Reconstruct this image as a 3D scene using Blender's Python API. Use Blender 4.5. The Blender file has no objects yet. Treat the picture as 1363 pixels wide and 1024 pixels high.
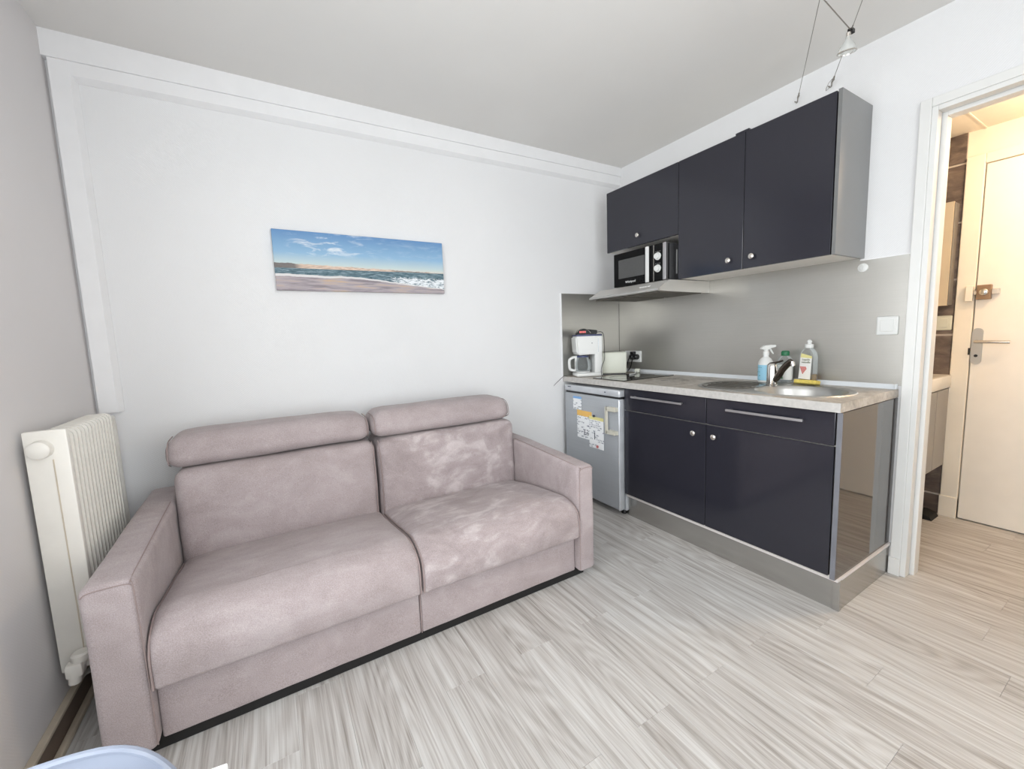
import bpy, bmesh, math, random
from mathutils import Vector, Matrix, noise

random.seed(7)
scene = bpy.context.scene
C = scene.collection
PI = math.pi

# ------------------------------------------------------------------ camera
F_PX, PX, PY = 543.585, 675.10, 509.17
CAM = Vector((-2.53285, -2.46400, 1.20888))
RIGHT = Vector((0.86064778, -0.50776069, -0.03826856))
UP = Vector((0.08806713, 0.07440791, 0.99333159))
FWD = Vector((0.50152725, 0.85827883, -0.10875603))
cam_data = bpy.data.cameras.new('camera')
cam = bpy.data.objects.new('camera', cam_data)
C.objects.link(cam)
cam_data.sensor_fit = 'HORIZONTAL'
cam_data.sensor_width = 36.0
cam_data.lens = F_PX / 1363 * 36.0
cam_data.shift_x = (681.5 - PX) / 1363
cam_data.shift_y = (PY - 512) / 1363
cam_data.clip_start = 0.05
m = Matrix.Identity(4)
for i, v in enumerate((RIGHT, UP, -FWD)):
    for j in range(3):
        m[j][i] = v[j]
m.translation = CAM
cam.matrix_world = m
scene.camera = cam

# ------------------------------------------------------------------ world, lights, exposure
world = bpy.data.worlds.new('sky')
scene.world = world
world.use_nodes = True
world.node_tree.nodes['Background'].inputs[0].default_value = (0.80, 0.90, 1.0, 1)
world.node_tree.nodes['Background'].inputs[1].default_value = 1.5

def area(name, loc, target, sx, sy, power, color):
    l = bpy.data.lights.new(name, 'AREA')
    l.shape = 'RECTANGLE'; l.size = sx; l.size_y = sy; l.energy = power; l.color = color
    o = bpy.data.objects.new(name, l); C.objects.link(o)
    o.location = loc
    o.rotation_euler = (Vector(target) - Vector(loc)).to_track_quat('-Z', 'Y').to_euler()
    return o
ROOM_Y = -3.35          # rear wall with the added window
RH = 2.50               # ceiling
WY0, WY1, WZ0, WZ1 = -2.85, -1.15, 0.35, 2.32     # unseen window in the left wall, added for its daylight
area('added_daylight_left', (-3.2 - 0.17, (WY0 + WY1) / 2, 1.38), (0, -1.9, 0.95), 1.9, 1.65, 59, (1.0, 0.99, 0.985))  # area lamp added as the daylight of this window
VX_0, VX_1 = -2.75, -1.05                          # second unseen window behind the camera, added to balance the light
area('added_daylight_rear', ((VX_0 + VX_1) / 2, ROOM_Y - 0.17, 1.38), (-1.8, 0, 0.9), 1.65, 1.9, 48, (1.0, 0.99, 0.985))  # area lamp added as daylight from the rear

scene.view_settings.view_transform = 'Standard'
scene.view_settings.look = 'None'
scene.view_settings.exposure = 0.17
scene.view_settings.gamma = 1.0
scene.view_settings.use_curve_mapping = False

# ------------------------------------------------------------------ materials
def srgb(r, g, b):
    f = lambda c: (c / 255 / 12.92) if c / 255 <= 0.04045 else ((c / 255 + 0.055) / 1.055) ** 2.4
    return (f(r), f(g), f(b), 1)

class NT:
    """small helper around a material's node tree"""
    def __init__(self, name):
        self.m = bpy.data.materials.new(name); self.m.use_nodes = True
        self.t = self.m.node_tree; self.b = self.t.nodes['Principled BSDF']
        self.out = self.t.nodes['Material Output']
    def n(self, kind, **kw):
        nd = self.t.nodes.new(kind)
        for k, v in kw.items(): setattr(nd, k, v)
        return nd
    def l(self, a, b): self.t.links.new(a, b)
    def val(self, sock, v):
        if hasattr(v, 'is_linked') or hasattr(v, 'links'): self.l(v, sock)
        else: sock.default_value = v
    def coord(self, which='Object'):
        return self.n('ShaderNodeTexCoord').outputs[which]
    def mapping(self, vec, scale=(1, 1, 1), loc=(0, 0, 0), rot=(0, 0, 0)):
        mp = self.n('ShaderNodeMapping'); self.l(vec, mp.inputs[0])
        mp.inputs['Location'].default_value = loc; mp.inputs['Rotation'].default_value = rot
        mp.inputs['Scale'].default_value = scale
        return mp.outputs[0]
    def noise(self, vec, scale=5, detail=4, rough=0.5, dist=0.0):
        nd = self.n('ShaderNodeTexNoise'); self.l(vec, nd.inputs['Vector'])
        nd.inputs['Scale'].default_value = scale; nd.inputs['Detail'].default_value = detail
        nd.inputs['Roughness'].default_value = rough; nd.inputs['Distortion'].default_value = dist
        return nd.outputs[0]
    def ramp(self, fac, stops, interp='LINEAR'):
        r = self.n('ShaderNodeValToRGB'); self.l(fac, r.inputs[0]); r.color_ramp.interpolation = interp
        e = r.color_ramp.elements
        while len(e) < len(stops): e.new(0.5)
        for el, (p, c) in zip(e, stops):
            el.position = p; el.color = c if len(c) == 4 else (*c, 1)
        return r.outputs[0]
    def mix(self, fac, a, b, mode='MIX'):
        x = self.n('ShaderNodeMix', data_type='RGBA', blend_type=mode)
        self.val(x.inputs[0], fac); self.val(x.inputs[6], a); self.val(x.inputs[7], b)
        return x.outputs[2]
    def math(self, op, a, b=0.0, c=0.0):
        x = self.n('ShaderNodeMath', operation=op)
        self.val(x.inputs[0], a); self.val(x.inputs[1], b); self.val(x.inputs[2], c)
        return x.outputs[0]
    def sep(self, vec):
        s = self.n('ShaderNodeSeparateXYZ'); self.l(vec, s.inputs[0]); return s.outputs
    def bump(self, h, strength=0.2, dist=0.01):
        b = self.n('ShaderNodeBump'); b.inputs['Strength'].default_value = strength
        b.inputs['Distance'].default_value = dist; self.l(h, b.inputs['Height'])
        self.l(b.outputs[0], self.b.inputs['Normal'])
    def set(self, **kw):
        for k, v in kw.items():
            self.val(self.b.inputs[k.replace('_', ' ')], v)

MATS = {}
def plain(name, col, rough=0.5, metal=0.0, var=0.08, scale=12, coat=0.0, bump=0.0, spec=None, ior=None):
    """principled material with a gentle procedural tone variation"""
    k = NT(name)
    v = k.coord()
    n_ = k.noise(v, scale, 4)
    lo = tuple(c * (1 - var) for c in col[:3]) + (1,)
    hi = tuple(min(1, c * (1 + var)) for c in col[:3]) + (1,)
    k.set(Base_Color=k.ramp(n_, [(0.3, lo), (0.7, hi)]), Roughness=rough, Metallic=metal)
    if coat: k.set(Coat_Weight=coat, Coat_Roughness=0.04)
    if ior: k.set(IOR=ior)
    if bump: k.bump(k.noise(v, scale * 12, 3), bump, 0.002)
    MATS[name] = k.m
    return k.m

def wall_mat(name, col, chevron=0.4):
    k = NT(name); v = k.coord()
    big = k.noise(v, 1.3, 3)
    base = k.ramp(big, [(0.35, tuple(c * 0.965 for c in col[:3]) + (1,)), (0.7, col)])
    # woven chevron wall covering: fine relief only
    w1 = k.n('ShaderNodeTexWave', wave_type='BANDS', bands_direction='DIAGONAL')
    k.l(v, w1.inputs[0]); w1.inputs['Scale'].default_value = 60; w1.inputs['Distortion'].default_value = 1.0
    w1.inputs['Detail'].default_value = 1
    fine = k.noise(v, 220, 2)
    h = k.math('ADD', k.math('MULTIPLY', w1.outputs[0], 0.5), fine)
    k.set(Base_Color=base, Roughness=0.75)
    k.bump(h, chevron, 0.0015)
    MATS[name] = k.m
wall_mat('wall_white', srgb(228, 228, 229))
wall_mat('wall_left_white', srgb(221, 218, 218), 0.12)
plain('ceiling_white', srgb(226, 224, 221), 0.85, var=0.02, scale=2)
plain('trim_white', srgb(232, 232, 233), 0.45, var=0.015)
plain('hall_cream', srgb(240, 232, 218), 0.6, var=0.02)
plain('hall_door_white', srgb(243, 236, 226), 0.4, var=0.015)
plain('frame_white', srgb(224, 224, 222), 0.35, var=0.015)
plain('radiator_white', srgb(232, 229, 222), 0.35, var=0.03, bump=0.05)
plain('baseboard_shaded_brown', srgb(112, 96, 84), 0.5, var=0.15)  # shade on the board's face is partly put into this brown
plain('baseboard_cap', srgb(196, 184, 166), 0.5, var=0.1)

def sofa_mat(name, nap):
    k = NT(name); v = k.coord()
    big = k.noise(k.mapping(v, (1, 1, 1.2)), 4.2, 4, 0.55, 0.9)
    strokes = k.noise(k.mapping(v, (5, 14, 7), rot=(0, 0, 0.6)), 1.5, 4, 0.6, 0.8)
    f = k.math('ADD', k.math('MULTIPLY', big, 0.6), k.math('MULTIPLY', strokes, 0.4))
    c = k.ramp(f, [(0.38, srgb(150 - 12 * nap, 138 - 12 * nap, 137 - 12 * nap)),
                   (0.52, srgb(160, 148, 148)),
                   (0.62, srgb(165 + 26 * nap, 154 + 28 * nap, 154 + 28 * nap))])
    fine = k.noise(v, 380, 2)
    c = k.mix(0.22, c, k.ramp(fine, [(0.3, srgb(120, 108, 112)), (0.7, srgb(225, 212, 214))]))
    k.set(Base_Color=c, Roughness=0.95, Sheen_Weight=0.12, Sheen_Roughness=0.5)
    k.bump(k.math('ADD', k.math('MULTIPLY', k.noise(v, 18, 4, 0.6, 0.6), 1.0), k.math('MULTIPLY', fine, 0.15)), 0.35, 0.006)
    MATS[name] = k.m
sofa_mat('suede', 0.15)
sofa_mat('suede_worn', 1.0)
plain('suede_piping', srgb(148, 132, 130), 0.9)
plain('black_plastic', srgb(24, 24, 26), 0.35)
plain('rubber_black', srgb(16, 15, 15), 0.7)

def floor_mat():
    k = NT('oak_plank')
    geo = k.n('ShaderNodeNewGeometry'); info = k.n('ShaderNodeObjectInfo')
    rnd = info.outputs['Random']
    off = k.n('ShaderNodeCombineXYZ')
    k.l(k.math('MULTIPLY', rnd, 37.0), off.inputs[0]); k.l(k.math('MULTIPLY', rnd, 91.0), off.inputs[1])
    add = k.n('ShaderNodeVectorMath', operation='ADD')
    k.l(geo.outputs['Position'], add.inputs[0]); k.l(off.outputs[0], add.inputs[1])
    p = add.outputs[0]
    # cathedral figure: rings stretched along the plank
    warp = k.noise(k.mapping(p, (6.5, 1.0, 1)), 1.0, 0.6, 0.4, 0.25)
    rings = k.math('SINE', k.math('MULTIPLY', warp, 85.0))
    rings = k.math('MULTIPLY_ADD', rings, 0.5, 0.5)
    grain = k.noise(k.mapping(p, (210, 3.6, 1)), 1.0, 4, 0.6, 0.1)
    streak = k.noise(k.mapping(p, (40, 0.6, 1)), 1.0, 3, 0.55, 0.2)
    f = k.math('ADD', k.math('MULTIPLY', grain, 0.44), k.math('MULTIPLY', streak, 0.46))
    f = k.math('ADD', f, k.math('MULTIPLY', rings, 0.07))
    f = k.math('ADD', f, k.math('MULTIPLY', k.math('SUBTRACT', rnd, 0.5), 0.05))
    c = k.ramp(f, [(0.30, srgb(138, 132, 126)), (0.42, srgb(174, 169, 165)), (0.52, srgb(194, 191, 188)), (0.66, srgb(213, 212, 210))])
    k.set(Base_Color=c, Roughness=k.ramp(grain, [(0.3, (0.52,) * 3), (0.7, (0.40,) * 3)]))
    k.bump(grain, 0.12, 0.001)
    MATS['oak_plank'] = k.m
floor_mat()
plain('subfloor', srgb(110, 102, 95), 0.9)

plain('cabinet_gloss', srgb(40, 40, 48), 0.13, var=0.03, scale=3)
plain('cabinet_carcass', srgb(238, 234, 226), 0.4, var=0.03)
plain('cabinet_side_grey', srgb(112, 113, 113), 0.28, var=0.04, scale=6, coat=0.4)
plain('panel_edge', srgb(112, 113, 120), 0.4)
def mirror_panel():
    k = NT('end_panel_gloss'); v = k.coord()
    k.set(Base_Color=k.ramp(k.noise(v, 30, 2), [(0.3, srgb(50, 45, 42)), (0.7, srgb(56, 51, 47))]), Roughness=0.045, IOR=1.95)
    MATS['end_panel_gloss'] = k.m
mirror_panel()
def brushed(name, col, rough, metal, axis=(2, 240, 2)):
    k = NT(name); v = k.coord()
    br = k.noise(k.mapping(v, axis), 1.0, 4, 0.6)
    spots = k.noise(v, 3.0, 4)
    c = k.mix(0.5, k.ramp(br, [(0.3, tuple(x * 0.93 for x in col[:3]) + (1,)), (0.7, tuple(min(1, x * 1.05) for x in col[:3]) + (1,))]),
              k.ramp(spots, [(0.3, tuple(x * 0.92 for x in col[:3]) + (1,)), (0.7, tuple(min(1, x * 1.06) for x in col[:3]) + (1,))]))
    k.set(Base_Color=c, Metallic=metal, Roughness=rough)
    k.bump(br, 0.03, 0.001)
    MATS[name] = k.m
brushed('splash_metal', srgb(178, 176, 171), 0.33, 0.75, (3, 3, 260))
brushed('plinth_metal', srgb(176, 174, 170), 0.25, 0.8, (2, 2, 200))
brushed('steel', srgb(188, 187, 184), 0.36, 0.9, (160, 2, 2))
brushed('hood_steel', srgb(206, 203, 198), 0.4, 0.55, (3, 200, 200))
brushed('fridge_silver', srgb(172, 176, 181), 0.38, 0.25, (2, 2, 120))
plain('fridge_edge', srgb(196, 199, 204), 0.25, 0.3)
plain('fridge_handle', srgb(196, 193, 180), 0.4)
plain('chrome', srgb(215, 213, 210), 0.13, 1.0, var=0.02)
plain('chrome_shaded', srgb(92, 84, 78), 0.22, 1.0, var=0.05)  # chrome of spout and lever with dark shading put into the colour
plain('nickel', srgb(210, 205, 198), 0.25, 0.9, var=0.03)
plain('alu_bar', srgb(176, 174, 176), 0.35, 0.8, var=0.03)
plain('white_plastic', srgb(216, 217, 215), 0.35, var=0.01)
plain('cream_plastic', srgb(208, 210, 197), 0.4, var=0.02)
plain('trim_pvc', srgb(214, 218, 222), 0.3, var=0.01)
plain('plinth_trim', srgb(214, 208, 205), 0.35, var=0.02)
plain('glass_black', srgb(12, 12, 13), 0.08, var=0.1, coat=0.5)
plain('mw_window', srgb(84, 84, 84), 0.3, var=0.15, scale=300, ior=1.25)
plain('mw_black', srgb(14, 14, 15), 0.22, var=0.1, ior=1.22)
plain('mw_side', srgb(92, 92, 94), 0.4, 0.3)
brushed('steel_reflect_dark', srgb(146, 143, 138), 0.3, 0.9, (160, 2, 2))  # same steel, with the drainer's dark reflections put into the colour
plain('hob_mark', srgb(70, 70, 70), 0.2)
plain('filter_grey', srgb(96, 92, 84), 0.5, 0.4)

def counter_mat():
    k = NT('worktop_concrete'); v = k.coord()
    a = k.noise(v, 9, 6, 0.65, 0.6); b = k.noise(v, 46, 4, 0.7)
    f = k.math('ADD', k.math('MULTIPLY', a, 0.6), k.math('MULTIPLY', b, 0.4))
    c = k.ramp(f, [(0.34, srgb(138, 130, 121)), (0.48, srgb(176, 168, 158)), (0.6, srgb(202, 196, 188))])
    # dark streaks between hob and drainer
    s = k.sep(v)
    area_ = k.math('MULTIPLY', k.math('LESS_THAN', k.math('ABSOLUTE', k.math('ADD', s[0], 0.30)), 0.10), k.math('LESS_THAN', k.math('ABSOLUTE', k.math('ADD', s[1], 0.74)), 0.11))
    st = k.noise(k.mapping(v, (14, 30, 1), rot=(0, 0, 0.4)), 1.0, 2, 0.5, 1.0)
    c = k.mix(k.math('MULTIPLY', area_, k.ramp(st, [(0.56, (0, 0, 0)), (0.62, (0.75,) * 3)])), c, srgb(84, 78, 70))
    k.set(Base_Color=c, Roughness=0.38)
    MATS['worktop_concrete'] = k.m
counter_mat()
plain('worktop_edge', srgb(182, 179, 175), 0.45, var=0.12, scale=50)

def tile_mat():
    k = NT('slate_tile'); v = k.coord()
    a = k.noise(k.mapping(v, (6, 6, 16)), 1, 6, 0.65, 0.5)
    k.set(Base_Color=k.ramp(a, [(0.3, srgb(68, 60, 58)), (0.52, srgb(104, 92, 86)), (0.72, srgb(140, 125, 115))]), Roughness=0.45)
    MATS['slate_tile'] = k.m
tile_mat()
plain('grout', srgb(214, 204, 192), 0.8)
plain('vanity_grey', srgb(150, 147, 144), 0.4, var=0.03)
plain('basin_white', srgb(246, 243, 238), 0.15, var=0.01)
plain('mirror', srgb(235, 228, 214), 0.06, 0.9, var=0.01)
plain('mirror_side', srgb(120, 116, 112), 0.4)
plain('brass_lock', srgb(150, 122, 96), 0.4, 0.6)
plain('rust_pipe', srgb(172, 158, 140), 0.5, 0.2, var=0.2)
plain('chair_shell', srgb(146, 154, 171), 0.3, var=0.01)
plain('table_white', srgb(248, 248, 248), 0.4, var=0.01)
plain('wire', srgb(150, 146, 140), 0.4, 0.8)
plain('sponge_yellow', srgb(222, 200, 104), 0.95, var=0.15, scale=120, bump=0.3)
plain('sponge_pad', srgb(120, 108, 56), 0.95, var=0.2, scale=160)
plain('cap_green', srgb(22, 98, 62), 0.4)
plain('label_blue', srgb(150, 202, 226), 0.5, var=0.05)
plain('label_white', srgb(238, 236, 232), 0.5, var=0.02)
plain('label_yellow', srgb(226, 218, 150), 0.5, var=0.03)
plain('ink_dark', srgb(40, 44, 60), 0.6)
plain('ink_red', srgb(206, 84, 74), 0.6)
plain('ink_olive', srgb(92, 100, 52), 0.6)
plain('ink_green', srgb(44, 120, 78), 0.6)
plain('ink_white', srgb(235, 235, 235), 0.5)
plain('paper_orange', srgb(232, 186, 104), 0.7)
plain('paper_blue', srgb(128, 172, 220), 0.7)
plain('coffee_navy', srgb(58, 66, 104), 0.4)
plain('magnet_red', srgb(190, 110, 110), 0.4)

def paper_mat(name, sc, seed):
    k = NT(name); v = k.mapping(k.coord(), (1, 1, 1), (seed, seed * 2, seed * 3))
    br = k.n('ShaderNodeTexBrick'); 
    sw = k.n('ShaderNodeCombineXYZ'); s = k.sep(v)
    k.l(s[1], sw.inputs[0]); k.l(s[2], sw.inputs[1]); k.l(sw.outputs[0], br.inputs[0])
    br.inputs['Scale'].default_value = sc; br.inputs['Mortar Size'].default_value = 0.06
    br.inputs['Color1'].default_value = (0, 0, 0, 1); br.inputs['Color2'].default_value = (1, 1, 1, 1); br.inputs['Mortar'].default_value = (1, 1, 1, 1)
    br.inputs['Brick Width'].default_value = 0.7; br.inputs['Row Height'].default_value = 0.32
    n_ = k.noise(v, sc * 7, 3, 0.6)
    ink = k.math('MULTIPLY', k.math('GREATER_THAN', n_, 0.50), k.math('LESS_THAN', br.outputs[0], 0.42))
    k.set(Base_Color=k.mix(ink, srgb(236, 238, 240), srgb(112, 116, 132)), Roughness=0.7)
    MATS[name] = k.m
paper_mat('paper_print', 26, 0.3); paper_mat('paper_print_b', 19, 1.7); paper_mat('paper_print_c', 23, 3.1)

def thin_clear(name, tint, alpha):
    k = NT(name)
    tr = k.n('ShaderNodeBsdfTransparent'); tr.inputs[0].default_value = tint
    mx = k.n('ShaderNodeMixShader'); fr = k.n('ShaderNodeFresnel'); fr.inputs[0].default_value = 1.5
    f = k.math('ADD', k.math('MULTIPLY', fr.outputs[0], 0.7), alpha)
    k.set(Base_Color=(0.85, 0.88, 0.88, 1), Roughness=0.06)
    k.l(f, mx.inputs[0]); k.l(tr.outputs[0], mx.inputs[1]); k.l(k.b.outputs[0], mx.inputs[2])
    k.l(mx.outputs[0], k.out.inputs[0])
    MATS[name] = k.m
thin_clear('clear_plastic', (0.96, 0.97, 0.97, 1), 0.02)
thin_clear('carafe_glass', (0.90, 0.92, 0.93, 1), 0.06)
thin_clear('window_glass', (0.98, 0.99, 0.99, 1), 0.0)
thin_clear('amber_liquid', (0.86, 0.62, 0.20, 1), 0.10)
thin_clear('lamp_glass', (0.93, 0.92, 0.88, 1), 0.42)

def beach_mat():
    k = NT('beach_print'); s = k.sep(k.coord('Generated'))
    u, w = s[0], s[2]
    co = k.n('ShaderNodeCombineXYZ'); k.l(k.math('MULTIPLY', u, 3.0), co.inputs[0]); k.l(w, co.inputs[1]); uv = co.outputs[0]
    sky = k.ramp(w, [(0.38, srgb(218, 210, 198)), (0.46, srgb(190, 206, 208)), (0.64, srgb(140, 178, 208)), (1.0, srgb(98, 140, 186))])
    cl = k.noise(k.mapping(uv, (1.3, 5, 1), (0.3, 0.4, 0)), 2.0, 4, 0.6, 0.6)
    left = k.ramp(u, [(0.05, (0, 0, 0)), (0.12, (1, 1, 1)), (0.32, (1, 1, 1)), (0.62, (0.15,) * 3)])
    clm = k.math('MULTIPLY', k.math('MULTIPLY', k.ramp(cl, [(0.50, (0, 0, 0)), (0.70, (1, 1, 1))]), left), k.ramp(w, [(0.55, (0, 0, 0)), (0.66, (1, 1, 1))]))
    sky = k.mix(clm, sky, srgb(226, 230, 234))
    # pale dunes and a dark headland on the horizon
    dn = k.noise(k.mapping(uv, (3.5, 0, 0)), 2, 3)
    dune_top = k.math('SUBTRACT', k.math('MULTIPLY_ADD', dn, 0.06, 0.425), k.math('MULTIPLY', u, 0.055))
    dtone = k.noise(k.mapping(uv, (3, 16, 1)), 3, 4, 0.6)
    dune = k.ramp(dtone, [(0.35, srgb(184, 158, 142)), (0.6, srgb(222, 200, 182))])
    dune = k.mix(k.ramp(u, [(0.10, (0.85,) * 3), (0.14, (0, 0, 0)), (0.64, (0, 0, 0)), (0.68, (0.6,) * 3), (0.84, (0.6,) * 3), (0.9, (0, 0, 0))]), dune, srgb(86, 88, 92))
    c = k.mix(k.math('LESS_THAN', w, dune_top), sky, dune)
    # sea with darker bands, a breaking wave and foam
    wv = k.noise(k.mapping(uv, (2.2, 26, 1)), 2.5, 5, 0.65, 0.8)
    sea = k.ramp(wv, [(0.35, srgb(48, 76, 86)), (0.5, srgb(86, 112, 124)), (0.64, srgb(150, 170, 178))])
    fn = k.noise(k.mapping(uv, (3, 9, 1)), 3, 6, 0.65, 1.2)
    fz = k.math('MULTIPLY', k.ramp(u, [(0.52, (0, 0, 0)), (0.70, (1, 1, 1))]), k.ramp(w, [(0.10, (1, 1, 1)), (0.26, (1, 1, 1)), (0.36, (0, 0, 0))]))
    foam = k.ramp(k.math('ADD', k.math('MULTIPLY', fn, 0.9), k.math('MULTIPLY', fz, 0.38)), [(0.72, (0, 0, 0)), (0.86, (1, 1, 1))])
    sea = k.mix(foam, sea, srgb(232, 236, 240))
    c = k.mix(k.math('LESS_THAN', w, k.math('MULTIPLY_ADD', u, 0.025, 0.372)), c, sea)
    # wet sand, lilac-grey with an ochre tongue and a foam line
    sh = k.math('MULTIPLY_ADD', k.noise(k.mapping(uv, (1.6, 0, 0), (4, 0, 0)), 2, 4), 0.06, 0.20)
    sh = k.math('SUBTRACT', sh, k.math('MULTIPLY', k.math('MAXIMUM', k.math('SUBTRACT', u, 0.45), 0.0), 0.28))
    sandn = k.noise(k.mapping(uv, (0.8, 9, 1)), 2, 4, 0.6, 0.4)
    sand = k.ramp(sandn, [(0.36, srgb(136, 128, 134)), (0.52, srgb(172, 163, 168)), (0.66, srgb(196, 170, 144))])
    edge = k.math('SUBTRACT', 0.045, k.math('MULTIPLY', u, 0.03))
    c = k.mix(k.math('LESS_THAN', w, k.math('ADD', sh, edge)), c, srgb(214, 212, 212))
    c = k.mix(k.math('LESS_THAN', w, sh), c, sand)
    k.set(Base_Color=c, Roughness=0.7)
    MATS['beach_print'] = k.m
beach_mat()
def emit(name, col, s):
    k = NT(name); k.set(Base_Color=col, Emission_Color=col, Emission_Strength=s); MATS[name] = k.m
emit('lamp_warm', (1.0, 0.72, 0.42, 1), 8.0)
emit('clock_red', srgb(220, 90, 84), 0.6)

# ------------------------------------------------------------------ geometry helpers
def obj(name, bm, mat, parent=None, smooth=False, T=None):
    """links a bmesh as one mesh object; children keep world coordinates"""
    if T is not None: bm.transform(T)
    bmesh.ops.recalc_face_normals(bm, faces=bm.faces)
    me = bpy.data.meshes.new(name)
    bm.to_mesh(me); bm.free()
    if smooth:
        for p in me.polygons: p.use_smooth = True
        try: me.set_sharp_from_angle(angle=math.radians(40))
        except Exception: pass
    for mt in (mat if isinstance(mat, (list, tuple)) else [mat]):
        me.materials.append(MATS[mt])
    o = bpy.data.objects.new(name, me); C.objects.link(o)
    if parent is not None:
        o.parent = parent
        o.matrix_parent_inverse = WORLD_INV(parent)
    return o
def WORLD_INV(p):
    mw = Matrix.Identity(4)
    chain = []
    while p is not None: chain.append(p); p = p.parent
    for q in reversed(chain):
        mw = mw @ q.matrix_parent_inverse @ Matrix.LocRotScale(q.location, q.rotation_euler, q.scale)
    return mw.inverted()
def tag(o, label, cat, group=None):
    o['label'] = label; o['category'] = cat
    if group: o['group'] = group
    return o
def thing(name, label, cat, loc, group=None):
    o = bpy.data.objects.new(name, None); C.objects.link(o)
    o.location = loc; o.empty_display_size = 0.1
    return tag(o, label, cat, group)
def struct(o, label, cat):
    o['kind'] = 'structure'; o['label'] = label; o['category'] = cat; return o
def NB(): return bmesh.new()
def box(bm, x0, x1, y0, y1, z0, z1, r=0.0, seg=2):
    t = bmesh.new()
    bmesh.ops.create_cube(t, size=1)
    for v in t.verts:
        v.co = Vector((x0 + (v.co.x + 0.5) * (x1 - x0), y0 + (v.co.y + 0.5) * (y1 - y0), z0 + (v.co.z + 0.5) * (z1 - z0)))
    if r > 0: bmesh.ops.bevel(t, geom=t.edges[:] + t.verts[:], offset=r, segments=seg, affect='EDGES', profile=0.5)
    join(bm, t); return bm
def join(bm, t, T=None):
    if T is not None: t.transform(T)
    mp = {v: bm.verts.new(v.co) for v in t.verts}
    for f in t.faces:
        try: nf = bm.faces.new([mp[v] for v in f.verts]); nf.material_index = f.material_index
        except ValueError: pass
    t.free()
def prism(bm, pts, axis, a, b, mi=0):
    """polygon in the two other axes extruded from a to b along axis"""
    def P(u, v, w): return {'x': (w, u, v), 'y': (u, w, v), 'z': (u, v, w)}[axis]
    va = [bm.verts.new(P(u, v, a)) for u, v in pts]; vb = [bm.verts.new(P(u, v, b)) for u, v in pts]
    n = len(pts)
    fs = [bm.faces.new(va), bm.faces.new(vb[::-1])]
    for i in range(n): fs.append(bm.faces.new((va[i], vb[i], vb[(i + 1) % n], va[(i + 1) % n])))
    for f in fs: f.material_index = mi
    return bm
def lathe(bm, prof, c=(0, 0, 0), n=28, sx=1.0, sy=1.0, cap=True):
    rings = []
    for r, z in prof:
        rings.append([bm.verts.new((c[0] + r * sx * math.cos(2 * PI * i / n), c[1] + r * sy * math.sin(2 * PI * i / n), c[2] + z)) for i in range(n)])
    for a, b in zip(rings, rings[1:]):
        for i in range(n): bm.faces.new((a[i], a[(i + 1) % n], b[(i + 1) % n], b[i]))
    if cap:
        if prof[0][0] > 1e-6: bm.faces.new(rings[0][::-1])
        if prof[-1][0] > 1e-6: bm.faces.new(rings[-1])
    return bm
def tube(bm, pts, r, n=10, closed=False):
    """round tube along points; r may be a number or a list"""
    pts = [Vector(p) for p in pts]; N = len(pts)
    rr = r if isinstance(r, (list, tuple)) else [r] * N
    rings = []; ref = None
    for i, p in enumerate(pts):
        a = pts[i - 1] if (i > 0 or closed) else pts[i]; b = pts[(i + 1) % N] if (i < N - 1 or closed) else pts[i]
        d = (b - a).normalized()
        if ref is None: ref = d.orthogonal().normalized()
        ref = (ref - d * ref.dot(d)).normalized(); s = d.cross(ref)
        rings.append([bm.verts.new(p + (ref * math.cos(2 * PI * k / n) + s * math.sin(2 * PI * k / n)) * rr[i]) for k in range(n)])
    prs = list(zip(rings, rings[1:])) + ([(rings[-1], rings[0])] if closed else [])
    for a, b in prs:
        for k in range(n): bm.faces.new((a[k], a[(k + 1) % n], b[(k + 1) % n], b[k]))
    if not closed: bm.faces.new(rings[0][::-1]); bm.faces.new(rings[-1])
    return bm
def curve_pts(ctrl, n=24):
    """Catmull-Rom through control points"""
    P = [Vector(p) for p in ctrl]; P = [P[0] * 2 - P[1]] + P + [P[-1] * 2 - P[-2]]
    out = []; segs = len(P) - 3; per = max(2, n // segs)
    for i in range(segs):
        a, b, c, d = P[i:i + 4]
        for j in range(per):
            t = j / per
            out.append(0.5 * ((2 * b) + (c - a) * t + (2 * a - 5 * b + 4 * c - d) * t * t + (3 * b - a - 3 * c + d) * t ** 3))
    out.append(P[-2]); return out
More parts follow.
